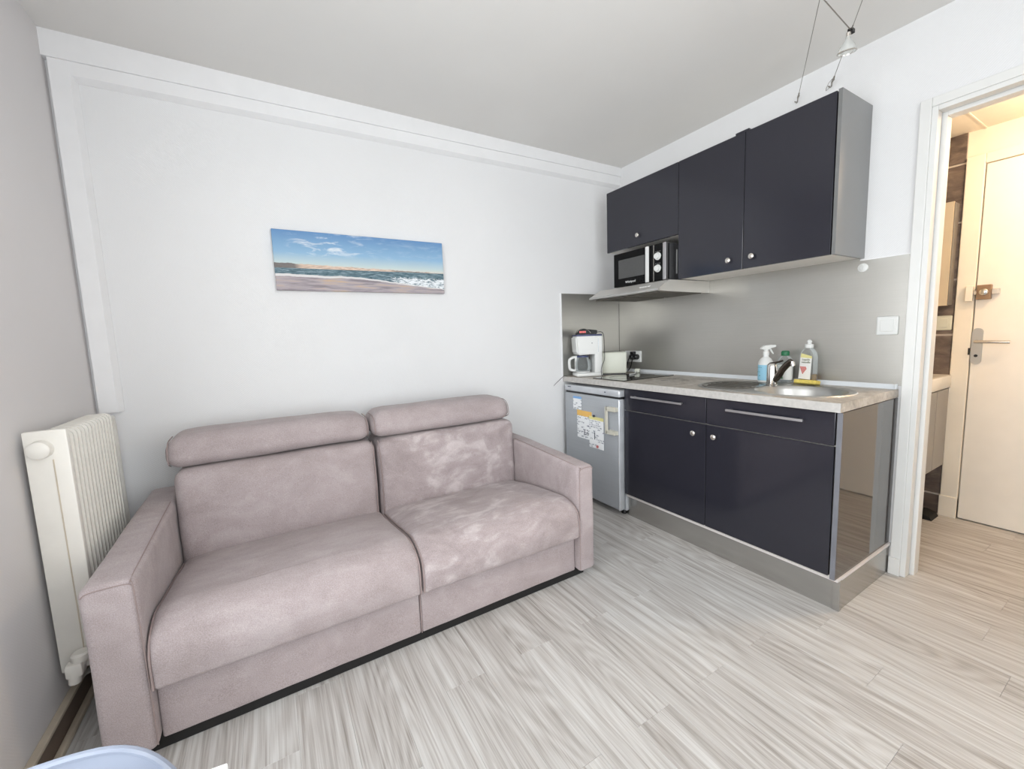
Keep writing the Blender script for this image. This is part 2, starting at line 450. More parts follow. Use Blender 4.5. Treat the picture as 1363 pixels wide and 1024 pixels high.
def soft(bm, x0, x1, y0, y1, z0, z1, r, fn=None, k=4, m=(10, 8, 5)):
    """rounded box with enough points to be deformed like upholstery"""
    lo = (x0, y0, z0); hi = (x1, y1, z1)
    ax = []
    for d in range(3):
        L = hi[d] - lo[d]; rd = min(r, L / 2 - 1e-4)
        e = [lo[d] + rd * (1 - math.cos(PI / 2 * i / k)) for i in range(k)]
        mid = [lo[d] + rd + (L - 2 * rd) * i / m[d] for i in range(m[d] + 1)]
        ax.append(e + mid + [hi[d] - (q - lo[d]) for q in reversed(e)])
    vs = {}
    def V(i, j, l):
        if (i, j, l) not in vs:
            p = Vector((ax[0][i], ax[1][j], ax[2][l]))
            q = Vector([min(max(p[d], lo[d] + min(r, (hi[d] - lo[d]) / 2 - 1e-4)), hi[d] - min(r, (hi[d] - lo[d]) / 2 - 1e-4)) for d in range(3)])
            dd = p - q
            if dd.length > 1e-9: p = q + dd.normalized() * min(r, max(abs(c) for c in dd) if max(abs(c) for c in dd) > r * 0.999 else r)
            if fn: p = fn(p)
            vs[(i, j, l)] = bm.verts.new(p)
        return vs[(i, j, l)]
    nx, ny, nz = len(ax[0]) - 1, len(ax[1]) - 1, len(ax[2]) - 1
    for i in range(nx):
        for j in range(ny):
            for l in (0, nz): bm.faces.new((V(i, j, l), V(i + 1, j, l), V(i + 1, j + 1, l), V(i, j + 1, l)))
    for i in range(nx):
        for l in range(nz):
            for j in (0, ny): bm.faces.new((V(i, j, l), V(i + 1, j, l), V(i + 1, j, l + 1), V(i, j, l + 1)))
    for j in range(ny):
        for l in range(nz):
            for i in (0, nx): bm.faces.new((V(i, j, l), V(i, j + 1, l), V(i, j + 1, l + 1), V(i, j, l + 1)))
    return bm
def text(name, s, size, mat, parent, T, depth=0.0004):
    """lettering as flat mesh; T maps text XY plane to the scene"""
    cu = bpy.data.curves.new(name, 'FONT'); cu.body = s; cu.size = size; cu.extrude = depth
    cu.align_x = 'CENTER'; cu.align_y = 'CENTER'; cu.resolution_u = 2
    tmp = bpy.data.objects.new(name + '_tmp', cu); C.objects.link(tmp)
    dg = bpy.context.evaluated_depsgraph_get()
    me = bpy.data.meshes.new_from_object(tmp.evaluated_get(dg))
    bpy.data.objects.remove(tmp); bpy.data.curves.remove(cu)
    bm = NB(); bm.from_mesh(me); bpy.data.meshes.remove(me)
    for f in bm.faces: f.material_index = 0
    return obj(name, bm, mat, parent, T=T)
def face_x(x, y, z, rot=0):      # text plane facing -x, reading towards -y
    return Matrix.Translation((x, y, z)) @ Matrix(((0, 0, -1, 0), (-1, 0, 0, 0), (0, 1, 0, 0), (0, 0, 0, 1))) @ Matrix.Rotation(rot, 4, 'Z')
def rotz(c, a): return Matrix.Translation(c) @ Matrix.Rotation(a, 4, 'Z') @ Matrix.Translation(-Vector(c))
def ray(px, py): return FWD + RIGHT * ((px - PX) / F_PX) - UP * ((py - PY) / F_PX)
def hit(px, py, ax, v):
    d = ray(px, py); return CAM + d * ((v - CAM[ax]) / d[ax])

# ------------------------------------------------------------------ the room
LX = -3.2; WT = 0.10; HX = 1.05; HC = 2.275
DY0, DY1, DZ = -1.806, -2.60, 2.111        # doorway to the hall
struct(obj('wall_back', box(NB(), LX - WT, 0, 0, WT, -0.1, RH), 'wall_white'), 'white textured wall behind the grey sofa', 'wall')
b = NB()
box(b, LX - 0.2, LX, WY1, 0, -0.1, RH); box(b, LX - 0.2, LX, ROOM_Y - 0.2, WY0, -0.1, RH); box(b, LX - 0.2, LX, WY0, WY1, -0.1, WZ0); box(b, LX - 0.2, LX, WY0, WY1, WZ1, RH)
struct(obj('wall_left', b, 'wall_left_white'), 'off-white wall behind the radiator with an added unseen window', 'wall')
b = NB()
box(b, 0, WT, DY0, 0.1, -0.1, RH); box(b, 0, WT, DY1, DY0, DZ, RH); box(b, 0, WT, ROOM_Y - 0.2, DY1, -0.1, RH)
struct(obj('wall_right', b, 'wall_white'), 'white textured wall carrying the kitchenette and the doorway', 'wall')
b = NB()
box(b, LX, VX_0, ROOM_Y - 0.2, ROOM_Y, -0.1, RH); box(b, VX_1, 0, ROOM_Y - 0.2, ROOM_Y, -0.1, RH); box(b, VX_0, VX_1, ROOM_Y - 0.2, ROOM_Y, -0.1, WZ0); box(b, VX_0, VX_1, ROOM_Y - 0.2, ROOM_Y, WZ1, RH)
struct(obj('wall_rear', b, 'wall_white'), 'white wall with an added unseen window opposite the sofa', 'wall')
struct(obj('ceiling', box(NB(), LX - WT, WT, ROOM_Y - 0.2, WT, RH, RH + 0.1), 'ceiling_white'), 'plain off-white ceiling of the room', 'ceiling')
def window(name, label, a0, a1, T):  # unseen windows, added to let daylight in
    """two-leaf window; local x runs along the wall, local y outwards"""
    f = NB(); mid = (a0 + a1) / 2
    for x0, x1, z0, z1 in ((a0, a0 + .06, WZ0, WZ1), (a1 - .06, a1, WZ0, WZ1), (a0 + .06, a1 - .06, WZ1 - .06, WZ1), (a0 + .06, a1 - .06, WZ0, WZ0 + .06), (mid - .04, mid + .04, WZ0 + .06, WZ1 - .06)): box(f, x0, x1, 0.05, 0.11, z0, z1)
    w = struct(obj(name, f, 'frame_white', T=T), label, 'window')
    for x0, x1 in ((a0 + .06, mid - .04), (mid + .04, a1 - .06)): obj('pane', box(NB(), x0, x1, .078, .082, WZ0 + .06, WZ1 - .06), 'window_glass', w, T=T)
window('added_window_left', 'white two-leaf window added unseen in the left wall beyond the radiator', WY0, WY1, Matrix(((0, -1, 0, LX), (1, 0, 0, 0), (0, 0, 1, 0), (0, 0, 0, 1))))
window('added_window_rear', 'white two-leaf window added unseen in the wall opposite the sofa', VX_0, VX_1, Matrix(((1, 0, 0, 0), (0, -1, 0, ROOM_Y), (0, 0, 1, 0), (0, 0, 0, 1))))

# floor: a base slab that carries every plank as its own piece
floor = struct(obj('floor', box(NB(), LX - WT, 1.3, ROOM_Y - 0.2, 0.1, -0.06, -0.006), 'subfloor'), 'grey-washed oak plank floor running along the kitchenette', 'floor')
PW, PL = 0.15, 0.885
_pm = {}
def plank(x0, x1, y0, y1):
    key = (round(x1 - x0, 4), round(y1 - y0, 4))
    if key not in _pm:
        t = NB(); w, l = key; g = 0.0002
        box(t, g, w - g, g, l - g, -0.008, 0)
        es = [e for e in t.edges if all(abs(v.co.z) < 1e-6 for v in e.verts)]
        bmesh.ops.bevel(t, geom=es, offset=0.0006, segments=1, affect='EDGES')
        me = bpy.data.meshes.new('plank'); bmesh.ops.recalc_face_normals(t, faces=t.faces); t.to_mesh(me); t.free(); me.materials.append(MATS['oak_plank'])
        _pm[key] = me
    o = bpy.data.objects.new('plank', _pm[key]); C.objects.link(o); o.parent = floor; o.location = (x0, y0, 0)
rj = random.Random(3)
for ci in range(-11, 19):
    x0 = -1.65 + PW * (ci - 1); x1 = x0 + PW
    x0c, x1c = max(x0, LX), min(x1, 1.15)
    if x1c - x0c < 0.01: continue
    off = (-1.225 if ci % 2 == 0 else -1.667) + (0 if -4 < ci < 6 else rj.uniform(-0.2, 0.2))
    y = off - 4 * PL
    while y < 0:
        y0, y1 = max(y, ROOM_Y), min(y + PL, 0.0)
        if y1 - y0 > 0.01: plank(x0c, x1c, y0, y1)
        y += PL

# mouldings on the sofa wall
b = NB(); prism(b, [(LX, 2.398), (0.0, 2.437), (0.0, RH), (LX, RH)], 'y', -0.036, 0.0)
struct(obj('trim_1', b, 'trim_white'), 'flat white frieze board under the ceiling above the sofa wall', 'trim')
b = NB()
# top band with a chamfered lower edge, and the left upright with a chamfered inner edge
o0, i0, c0 = (-3.187, 2.3985), (-3.125, 2.347), (-3.108, 2.329)
o1, i1, c1 = (0.0, 2.437), (0.0, 2.372), (0.0, 2.354)
o2, i2, c2 = (-3.187, 0.945), (-3.125, 0.945), (-3.108, 0.945)
PR = 0.026
def V3(p, y): return b.verts.new((p[0], y, p[1]))
of = [V3(p, -PR) for p in (o0, o1, o2)]; inf = [V3(p, -PR) for p in (i0, i1, i2)]; ch = [V3(p, -0.001) for p in (c0, c1, c2)]
ob = [V3(p, 0.0) for p in (o0, o1, o2)]
b.faces.new((of[0], of[1], inf[1], inf[0])); b.faces.new((inf[0], inf[1], ch[1], ch[0]))
b.faces.new((of[0], inf[0], inf[2], of[2])); b.faces.new((inf[0], ch[0], ch[2], inf[2]))
b.faces.new((of[0], of[2], ob[2], ob[0])); b.faces.new((of[0], ob[0], ob[1], of[1])); b.faces.new((of[2], inf[2], ch[2], ob[2]))
struct(obj('trim_2', b, 'trim_white'), 'white raised band framing the sofa wall along its top and left side', 'trim')
# left baseboard with its light cap and a floor strip
bb = struct(obj('baseboard_left', box(NB(), LX, LX + 0.016, ROOM_Y, -0.001, 0.0, 0.085), 'baseboard_shaded_brown'), 'baseboard with shaded brown face under the radiator', 'baseboard')
obj('cap', box(NB(), LX, LX + 0.022, ROOM_Y, -0.001, 0.085, 0.097, 0.003), 'baseboard_cap', bb)
obj('floor_strip', box(NB(), LX + 0.016, LX + 0.036, ROOM_Y, -0.001, 0.0, 0.02, 0.005), 'baseboard_cap', bb)

# doorway frame to the hall
fr = NB(); AX = -0.014
box(fr, AX, 0.0, DY0, DY0 + 0.038, 0, DZ + 0.038, 0.003); box(fr, AX, 0.0, DY1 - 0.038, DY1, 0, DZ + 0.038, 0.003); box(fr, AX, 0.0, DY1, DY0, DZ, DZ + 0.038, 0.003)
dr = struct(obj('door_1', fr, 'frame_white'), 'white frame of the open doorway beside the kitchenette', 'door')
jm = NB()
for s, y in ((1, DY0), (-1, DY1)):
    ya, yb, yc = y, y - s * 0.020, y - s * 0.036
    box(jm, AX + 0.004, 0.040, min(ya, yb), max(ya, yb), 0, DZ, 0.002)
    box(jm, 0.046, WT + 0.004, min(ya, yc), max(ya, yc), 0, DZ, 0.002)
box(jm, AX + 0.004, 0.040, DY1 + 0.020, DY0 - 0.020, DZ - 0.020, DZ, 0.002); box(jm, 0.046, WT + 0.004, DY1 + 0.036, DY0 - 0.036, DZ - 0.036, DZ, 0.002); box(jm, 0.038, 0.048, DY1 + 0.008, DY0 - 0.008, DZ - 0.008, DZ); box(jm, 0.038, 0.048, DY0 - 0.008, DY0, 0, DZ); box(jm, 0.038, 0.048, DY1, DY1 + 0.008, 0, DZ)
obj('jamb', jm, 'frame_white', dr)
obj('plinth_block', box(NB(), AX - 0.008, 0.0, DY0 - 0.001, DY0 + 0.041, 0, 0.085, 0.002), 'frame_white', dr)

# ------------------------------------------------------------------ hall seen through the doorway
struct(obj('wall_hall_end', box(NB(), HX, HX + 0.1, ROOM_Y, -0.9, -0.06, HC), 'hall_cream'), 'cream wall at the end of the hall', 'wall')
struct(obj('wall_hall_niche', box(NB(), WT, HX + 0.1, -1.0, -0.9, -0.06, HC), 'hall_cream'), 'cream wall closing the washbasin niche', 'wall')
struct(obj('wall_hall_near', box(NB(), WT, HX, ROOM_Y, ROOM_Y + 0.1, -0.06, HC), 'hall_cream'), 'cream wall closing the near end of the hall', 'wall')
hc = struct(obj('ceiling_hall', box(NB(), WT, HX + 0.1, ROOM_Y, -0.9, HC, HC + 0.08), 'hall_cream'), 'low cream panelled ceiling of the hall', 'ceiling')
obj('joint_strip', box(NB(), WT, HX, -1.762, -1.754, HC - 0.003, HC + 0.002), 'hall_cream', hc)
# slate tiles left of the entrance door, with light grout recessed between them
tw = struct(obj('wall_hall_tiled', box(NB(), HX - 0.012, HX, -1.695, -1.0, 0, HC), 'grout'), 'dark slate tiled strip of wall beside the entrance door', 'wall')
for z0, z1 in ((0.0, 0.122), (0.128, 0.46), (0.466, 0.80), (0.806, 1.121), (1.127, 1.448), (1.454, 1.775), (1.781, 2.104), (2.110, HC)):
    for y0, y1 in ((-1.693, -1.375), (-1.369, -1.05)):
        obj('tile', box(NB(), HX - 0.020, HX - 0.010, y0, y1, z0 + 0.003, z1 - 0.003, 0.0015, 1), 'slate_tile', tw)
# entrance door
ED0, ED1, EDZ = -1.772, -2.58, 2.072
cas = NB()
box(cas, HX - 0.030, HX, ED0, -1.697, 0, EDZ + 0.06, 0.004); box(cas, HX - 0.030, HX, ED1 - 0.07, ED1, 0, EDZ + 0.06, 0.004); box(cas, HX - 0.030, HX, ED1, ED0, EDZ + 0.004, EDZ + 0.06, 0.004)
ent = struct(obj('door_2', cas, 'hall_cream'), 'white entrance door at the end of the hall with its casing', 'door')
leaf = obj('door_leaf', box(NB(), HX - 0.024, HX - 0.002, ED1 + 0.004, ED0 - 0.005, 0.008, EDZ, 0.003), 'hall_door_white', ent)
obj('plinth_block', box(NB(), HX - 0.038, HX, ED0 - 0.0, -1.694, 0, 0.13, 0.003), 'hall_cream', ent)
t_ = NB(); lp = [(-1.797 + 0.022 * math.cos(a), 1.055 + s * 0.083 + 0.022 * math.sin(a)) for s, rng in ((1, range(0, 9)), (-1, range(8, 17))) for a in [PI * q / 8 for q in rng]]
prism(t_, lp, 'x', HX - 0.030, HX - 0.022); pl = obj('handle_plate', t_, 'steel', ent)
t_ = NB(); tube(t_, [(HX - 0.028, -1.797, 1.083), (HX - 0.062, -1.797, 1.083)], 0.009); tube(t_, curve_pts([(HX - 0.062, -1.792, 1.083), (HX - 0.065, -1.85, 1.081), (HX - 0.062, -1.925, 1.079)], 8), 0.0085)
obj('lever', t_, 'nickel', pl, True)
t_ = NB(); tube(t_, [(HX - 0.029, -1.797, 1.0), (HX - 0.034, -1.797, 1.0)], 0.008); obj('keyhole', t_, 'black_plastic', pl)
lk = obj('lock_body', box(NB(), HX - 0.055, HX - 0.022, -1.838, -1.783, 1.322, 1.403, 0.003), 'brass_lock', ent)
t_ = NB(); tube(t_, [(HX - 0.053, -1.812, 1.363), (HX - 0.064, -1.812, 1.363), (HX - 0.069, -1.812, 1.363)], [0.020, 0.018, 0.010], 16); obj('lock_knob', t_, 'chrome', lk, True)
t_ = NB(); box(t_, HX - 0.046, HX - 0.024, -1.868, -1.838, 1.348, 1.378, 0.002); box(t_, HX - 0.046, HX - 0.024, -1.783, -1.770, 1.350, 1.376, 0.002); obj('bolt', t_, 'nickel', lk)
obj('strike_box', box(NB(), HX - 0.052, HX - 0.028, -1.768, -1.738, 1.315, 1.405, 0.003), 'hall_cream', ent)
t_ = NB(); box(t_, HX - 0.033, HX - 0.0295, -1.7725, -1.765, 1.005, 1.045); obj('strike_recess', t_, 'black_plastic', ent)

# washbasin unit in the niche
van = thing('vanity_unit', 'grey washbasin cabinet with white top in the tiled hall niche', 'cabinet', (0.62, -1.40, 0.33))
VX0, VX1 = 0.18, HX - 0.022
obj('body', box(NB(), VX0, VX1, -1.682, -1.10, 0.325, 0.805), 'vanity_grey', van)
for x0, x1 in ((VX0, 0.498), (0.502, 0.808), (0.812, HX - 0.029)):
    obj('door', box(NB(), x0 + 0.002, x1 - 0.002, -1.700, -1.682, 0.325, 0.800, 0.0015, 1), 'vanity_grey', van)
bs = NB(); box(bs, VX0 - 0.01, HX - 0.030, -1.708, -1.05, 0.806, 0.885, 0.010); obj('basin', bs, 'basin_white', van, True)
t_ = NB(); tube(t_, curve_pts([(0.80, -1.50, 0.33), (0.80, -1.52, 0.22), (0.83, -1.56, 0.15), (0.90, -1.585, 0.17), (0.95, -1.55, 0.10), (HX - 0.06, -1.50, 0.08)], 30), 0.022); obj('drain_pipe', t_, 'rust_pipe', van, True)
t_ = NB(); tube(t_, curve_pts([(0.88, -1.565, 0.33), (0.875, -1.570, 0.20), (0.88, -1.568, 0.12), (0.90, -1.555, 0.012)], 20), 0.010); obj('hose', t_, 'rust_pipe', van, True)
fb = thing('floor_box', 'small black box on the hall floor under the washbasin cabinet', 'box', (0.93, -1.645, 0))
obj('casing', prism(NB(), [(-1.705, 0.0), (-1.590, 0.0), (-1.600, 0.028), (-1.655, 0.036), (-1.695, 0.022)], 'x', 0.86, 0.985), 'rubber_black', fb)
obj('lid', box(NB(), 0.875, 0.970, -1.640, -1.610, 0.030, 0.040, 0.002), 'black_plastic', fb)
mc = thing('mirror_cabinet', 'bathroom mirror cabinet on the slate tiles in the hall', 'mirror cabinet', (0.98, -1.48, 1.30))
obj('body', box(NB(), 0.955, HX - 0.020, -1.682, -1.20, 1.302, 1.885), 'mirror_side', mc)
obj('mirror_door', box(NB(), 0.938, 0.955, -1.680, -1.20, 1.298, 1.889, 0.001, 1), 'mirror', mc)
sp = thing('wall_switch', 'cream double switch on the slate tiles under the mirror cabinet', 'switch', (HX - 0.02, -1.645, 1.197))
obj('plate', box(NB(), HX - 0.029, HX - 0.019, -1.690, -1.606, 1.152, 1.240, 0.006), 'cream_plastic', sp)
obj('rocker', box(NB(), HX - 0.032, HX - 0.027, -1.672, -1.624, 1.170, 1.222, 0.002), 'cream_plastic', sp)
# hall lamp
hl = thing('hall_ceiling_lamp', 'round warm ceiling lamp in the hall', 'lamp', (0.58, -2.33, HC))
obj('base', lathe(NB(), [(0.13, 0), (0.13, -0.025), (0.12, -0.03)], (0.58, -2.33, HC)), 'white_plastic', hl)
obj('diffuser', lathe(NB(), [(0.12, -0.03), (0.11, -0.06), (0.07, -0.085), (0.001, -0.095)], (0.58, -2.33, HC)), 'lamp_warm', hl, True)
pt = bpy.data.lights.new('hall_lamp_light', 'POINT'); pt.energy = 18; pt.color = (1.0, 0.76, 0.51); pt.shadow_soft_size = 0.06
po = bpy.data.objects.new('hall_lamp_light', pt); C.objects.link(po); po.location = (0.58, -2.33, HC - 0.16)

# ------------------------------------------------------------------ sofa
def wob(p, s, a): return (noise.noise(Vector((p.x * s, p.y * s, p.z * s)))) * a
sofa = thing('sofa', 'two-seat mauve-grey suede sofa bed with adjustable headrests against the white wall', 'sofa', (-2.1, -0.55, 0))
CAM_SCALE = Matrix.Translation((-2.1115, -0.5519, 0.0319)) @ Matrix.Scale(0.9736, 4) @ Matrix.Translation((2.1, 0.5, 0))      # upholstery scaled about the camera position, 3 % smaller and raised on its feet
SX0, SX1 = -3.040, -1.165; AL, AR = -2.915, -1.265; MID = -2.080
b = NB(); box(b, SX0 + 0.02, SX1 - 0.02, -0.885, -0.09, 0.03, 0.22); obj('base_frame', b, 'suede', sofa, T=CAM_SCALE)
t_ = NB(); box(t_, SX0 + 0.035, SX1 - 0.035, -0.900, -0.11, -0.030, 0.04); obj('underframe', t_, 'rubber_black', sofa, T=CAM_SCALE)
for x0, x1 in ((AL, MID - 0.0015), (MID + 0.0015, AR)):
    fp = obj('front_panel', soft(NB(), x0 + 0.001, x1 - 0.001, -0.914, -0.88, 0.010, 0.235, 0.008, lambda p: p + Vector((0, wob(p, 9, 0.003) if p.y < -0.90 else 0, 0)), 3, (24, 1, 8)), 'suede', sofa, True, T=CAM_SCALE)
t_ = NB(); tube(t_, [(MID, -0.914, 0.012), (MID, -0.915, 0.12), (MID, -0.914, 0.22)], 0.0025, 6); obj('seam_piping', t_, 'suede_piping', sofa, True, T=CAM_SCALE)
def arm_fn(p):
    t = min(1, max(0, (p.y + 0.955) / 0.6)); w = max(0, (p.z - 0.3) / 0.26)
    z = p.z + w * 0.026 * t
    return Vector((p.x + wob(p, 6, 0.003), p.y, z + wob(p, 5, 0.002) * w))
for x0, x1, xin in ((SX0, AL, AL), (AR, SX1, AR)):
    s = 1 if xin == AL else -1
    ar = obj('armrest', soft(NB(), x0, x1, -0.955, -0.075, 0.012, 0.560, 0.022, arm_fn, 4, (4, 16, 10)), 'suede', sofa, True, T=CAM_SCALE)
    xo = xin - s * 0.013
    ln = [(xin - s*0.001, -0.9545, 0.03), (xin - s*0.002, -0.9555, 0.30), (xin - s*0.006, -0.955, 0.535), (xo, -0.945, 0.556), (xo, -0.80, 0.566), (xo, -0.5, 0.5805), (xo, -0.34, 0.5865)]
    t_ = NB(); tube(t_, curve_pts(ln, 48), 0.0018, 6); obj('piping', t_, 'suede_piping', ar, True, T=CAM_SCALE)
    xe0, xe1 = (x0 + 0.006, x1 - 0.006)
    t_ = NB(); tube(t_, curve_pts([(xe0, -0.952, 0.540), (xe0 + 0.02, -0.9535, 0.5515), (xe1 - 0.02, -0.9535, 0.5515), (xe1, -0.952, 0.540)], 24), 0.0016, 6); obj('piping', t_, 'suede_piping', ar, True, T=CAM_SCALE)
def seat_fn(x0, x1):
    def f(p):
        u = (p.x - x0) / (x1 - x0); t = min(1.05, max(0, (-0.34 - p.y) / 0.53)); w = max(0, min(1, (p.z - 0.20) / 0.20))
        e = abs(2 * u - 1); side = 1 - e ** 3
        z = p.z + w * (-0.068 * (1 - t) + 0.018 * side * math.sin(PI * min(1, t * 0.9)) + wob(p, 5, 0.008) - 0.020 * e ** 14)
        y = p.y
        q = max(0, (-0.80 - p.y) / 0.166)                       # waterfall front
        z -= w * 0.040 * q ** 3
        if p.y < -0.86: y += 0.022 * max(0, (p.z - 0.30) / 0.107) ** 2 - 0.014 * side * math.sin(PI * w)
        return Vector((p.x + wob(p, 7, 0.003), y, z))
    return f
for x0, x1, mt in ((AL + 0.004, MID - 0.003, 'suede'), (MID + 0.003, AR - 0.004, 'suede_worn')):
    sc = obj('seat_cushion', soft(NB(), x0, x1, -0.966, -0.30, 0.204, 0.409, 0.020, seat_fn(x0, x1), 4, (34, 30, 10)), mt, sofa, True, T=CAM_SCALE)
    for xe, sg in ((x0 + 0.004, 1), (x1 - 0.004, -1)):
        f = seat_fn(x0, x1)
        pts = [f(Vector((xe, y, z))) for y, z in ((-0.36, 0.405), (-0.55, 0.405), (-0.75, 0.405), (-0.86, 0.405), (-0.920, 0.405), (-0.955, 0.402), (-0.964, 0.385), (-0.964, 0.340), (-0.964, 0.270), (-0.964, 0.215))]
        t_ = NB(); tube(t_, curve_pts(pts, 54), 0.0032, 6); obj('piping', t_, 'suede_piping', sc, True, T=CAM_SCALE)
def back_fn(x0, x1):
    def f(p):
        u = (p.x - x0) / (x1 - x0); side = 1 - abs(2 * u - 1) ** 4; h = (p.z - 0.30) / 0.40
        y = p.y
        if p.y < -0.2: y += -0.018 * side * math.sin(PI * max(0, min(1, h))) + wob(p, 6, 0.010) + 0.02 * max(0, h - 0.75)
        return Vector((p.x + wob(p, 5, 0.004), y, p.z + wob(p, 4, 0.004)))
    return f
for x0, x1, mt in ((AL + 0.003, MID - 0.012, 'suede'), (MID - 0.004, AR + 0.006, 'suede_worn')):
    bc = obj('back_cushion', soft(NB(), x0, x1, -0.362, -0.075, 0.24, 0.708, 0.045, back_fn(x0, x1), 5, (28, 6, 16)), mt, sofa, True, T=CAM_SCALE)
    t_ = NB(); xs = x1 - 0.012 if mt == 'suede' else x0 + 0.012
    tube(t_, curve_pts([back_fn(x0, x1)(Vector((xs, y, z))) for y, z in ((-0.352, 0.30), (-0.354, 0.45), (-0.354, 0.60), (-0.345, 0.67), (-0.31, 0.70))], 24), 0.0028, 6); obj('piping', t_, 'suede_piping', bc, True, T=CAM_SCALE)
def head_fn(x0, x1):
    def f(p):
        u = (p.x - x0) / (x1 - x0); w = (p.z - 0.715) / 0.135
        e = abs(2 * u - 1) ** 8
        return Vector((p.x, p.y + (0.03 * max(0, w - 0.3) if p.y < -0.2 else 0) + wob(p, 5, 0.006), p.z + wob(p, 5, 0.004) - 0.02 * e * max(0, w)))
    return f
for x0, x1 in ((-2.936, -2.105), (-2.098, -1.268)):
    hd = obj('headrest', soft(NB(), x0, x1, -0.340, -0.085, 0.712, 0.855, 0.058, head_fn(x0, x1), 6, (26, 6, 3)), 'suede', sofa, True, T=CAM_SCALE)
    for xs in (x0 + 0.014, x1 - 0.014):
        t_ = NB(); tube(t_, curve_pts([head_fn(x0, x1)(Vector((xs, y, z))) for y, z in ((-0.285, 0.722), (-0.325, 0.745), (-0.332, 0.785), (-0.322, 0.825), (-0.285, 0.843), (-0.2, 0.846))], 24), 0.0022, 6); obj('piping', t_, 'suede_piping', hd, True, T=CAM_SCALE)
for x in (SX0 + 0.10, SX1 - 0.10):
    for y in (-0.87, -0.18): obj('foot', lathe(NB(), [(0.022, 0), (0.026, 0.064)], (x, y, 0), 16), 'black_plastic', sofa, True)

# ------------------------------------------------------------------ radiator
rad = thing('radiator', 'white sectional radiator on the wall beside the sofa', 'radiator', (-3.14, -0.45, 0.19))
RX0, RX1, RY0, RY1, RZ0, RZ1 = -3.182, -3.092, -0.690, -0.235, 0.200, 0.980
def sect(y0, y1):
    t = NB(); pts = []
    for cx, cz, a0 in ((RX1 - 0.022, RZ1 - 0.03, 0), (RX0 + 0.022, RZ1 - 0.03, PI / 2), (RX0 + 0.022, RZ0 + 0.02, PI), (RX1 - 0.022, RZ0 + 0.02, 1.5 * PI)):
        for q in range(5): pts.append((cx + 0.022 * math.cos(a0 + PI / 2 * q / 4), cz + 0.02 * math.sin(a0 + PI / 2 * q / 4)))
    prism(t, pts, 'y', y0, y1)
    bmesh.ops.bevel(t, geom=[e for e in t.edges if abs(e.verts[0].co.y - e.verts[1].co.y) < 1e-6], offset=min(0.008, (y1 - y0) * 0.45), segments=2, affect='EDGES')
    return t
NS = 14; pit = (RY1 - RY0 - 0.012) / NS
s0 = obj('section', sect(RY0 + 0.012, RY0 + 0.012 + pit * 0.80), 'radiator_white', rad, True)
for k in range(1, NS):
    o = s0.copy(); C.objects.link(o); o.matrix_parent_inverse = s0.matrix_parent_inverse.copy(); o.location = s0.location + Vector((0, k * pit, 0))
t_ = NB(); box(t_, RX0 + 0.02, RX1 - 0.02, RY0 + 0.015, RY1 - 0.01, RZ0 + 0.02, RZ1 - 0.03); obj('water_core', t_, 'radiator_white', rad)
ep = NB(); box(ep, RX0 - 0.004, RX1 + 0.004, RY0 - 0.004, RY0 + 0.012, RZ0 - 0.005, RZ1 + 0.002, 0.006)
epo = obj('end_plate', ep, 'radiator_white', rad, True)
obj('plate_seam', box(NB(), RX0 + 0.055, RX0 + 0.058, RY0 - 0.0055, RY0 - 0.003, RZ0 + 0.06, RZ1 - 0.09), 'baseboard_cap', epo)
kx, kz = -3.148, 0.925
t_ = NB(); tube(t_, [(kx, RY0 - 0.002, kz), (kx, RY0 - 0.012, kz), (kx, RY0 - 0.026, kz), (kx, RY0 - 0.030, kz)], [0.029, 0.027, 0.026, 0.021], 24); obj('blind_cap', t_, 'radiator_white', rad, True)
t_ = NB(); tube(t_, curve_pts([(-3.128, RY0, 0.245), (-3.128, RY0 - 0.03, 0.240), (-3.138, RY0 - 0.045, 0.215), (-3.143, RY0 - 0.045, 0.180)], 10), [0.020, 0.019, 0.018, 0.017, 0.017, 0.017, 0.017, 0.016, 0.016, 0.015], 14)
box(t_, -3.160, -3.118, RY0 - 0.060, RY0 - 0.022, 0.200, 0.245, 0.008); lathe(t_, [(0.019, 0.238), (0.024, 0.245), (0.024, 0.262), (0.018, 0.268)], (-3.126, RY0 - 0.03, 0), 14)
obj('valve', t_, 'radiator_white', rad, True)
t_ = NB(); tube(t_, curve_pts([(-3.143, RY0 - 0.040, 0.195), (-3.150, RY0 - 0.01, 0.165), (-3.155, RY0 + 0.06, 0.14), (-3.155, RY0 + 0.15, 0.11), (-3.155, RY1, 0.09)], 24), 0.009); obj('feed_pipe', t_, 'radiator_white', rad, True)
t_ = NB(); tube(t_, [(-3.135, RY1 - 0.02, RZ1 - 0.05), (-3.135, -0.08, RZ1 - 0.05), (-3.135, -0.07, RZ1 - 0.09), (-3.135, -0.07, 0.02)], 0.010); obj('return_pipe', t_, 'radiator_white', rad, True)
for y_, z_ in ((RY0 + 0.09, 0.30), (RY1 - 0.11, 0.86), (RY0 + 0.09, 0.86), (RY1 - 0.11, 0.30)): obj('wall_bracket', box(NB(), LX, RX0 + 0.01, y_, y_ + 0.02, z_, z_ + 0.03), 'radiator_white', rad)

# ------------------------------------------------------------------ canvas print
cv = thing('canvas_print', 'wide canvas print of a beach with waves above the sofa', 'picture', (-2.0, 0, 1.50))
obj('stretcher', box(NB(), -2.455, -1.540, -0.022, 0.001, 1.501, 1.802), 'label_white', cv)
obj('canvas', box(NB(), -2.458, -1.537, -0.025, -0.006, 1.498, 1.805, 0.002, 1), 'beach_print', cv)

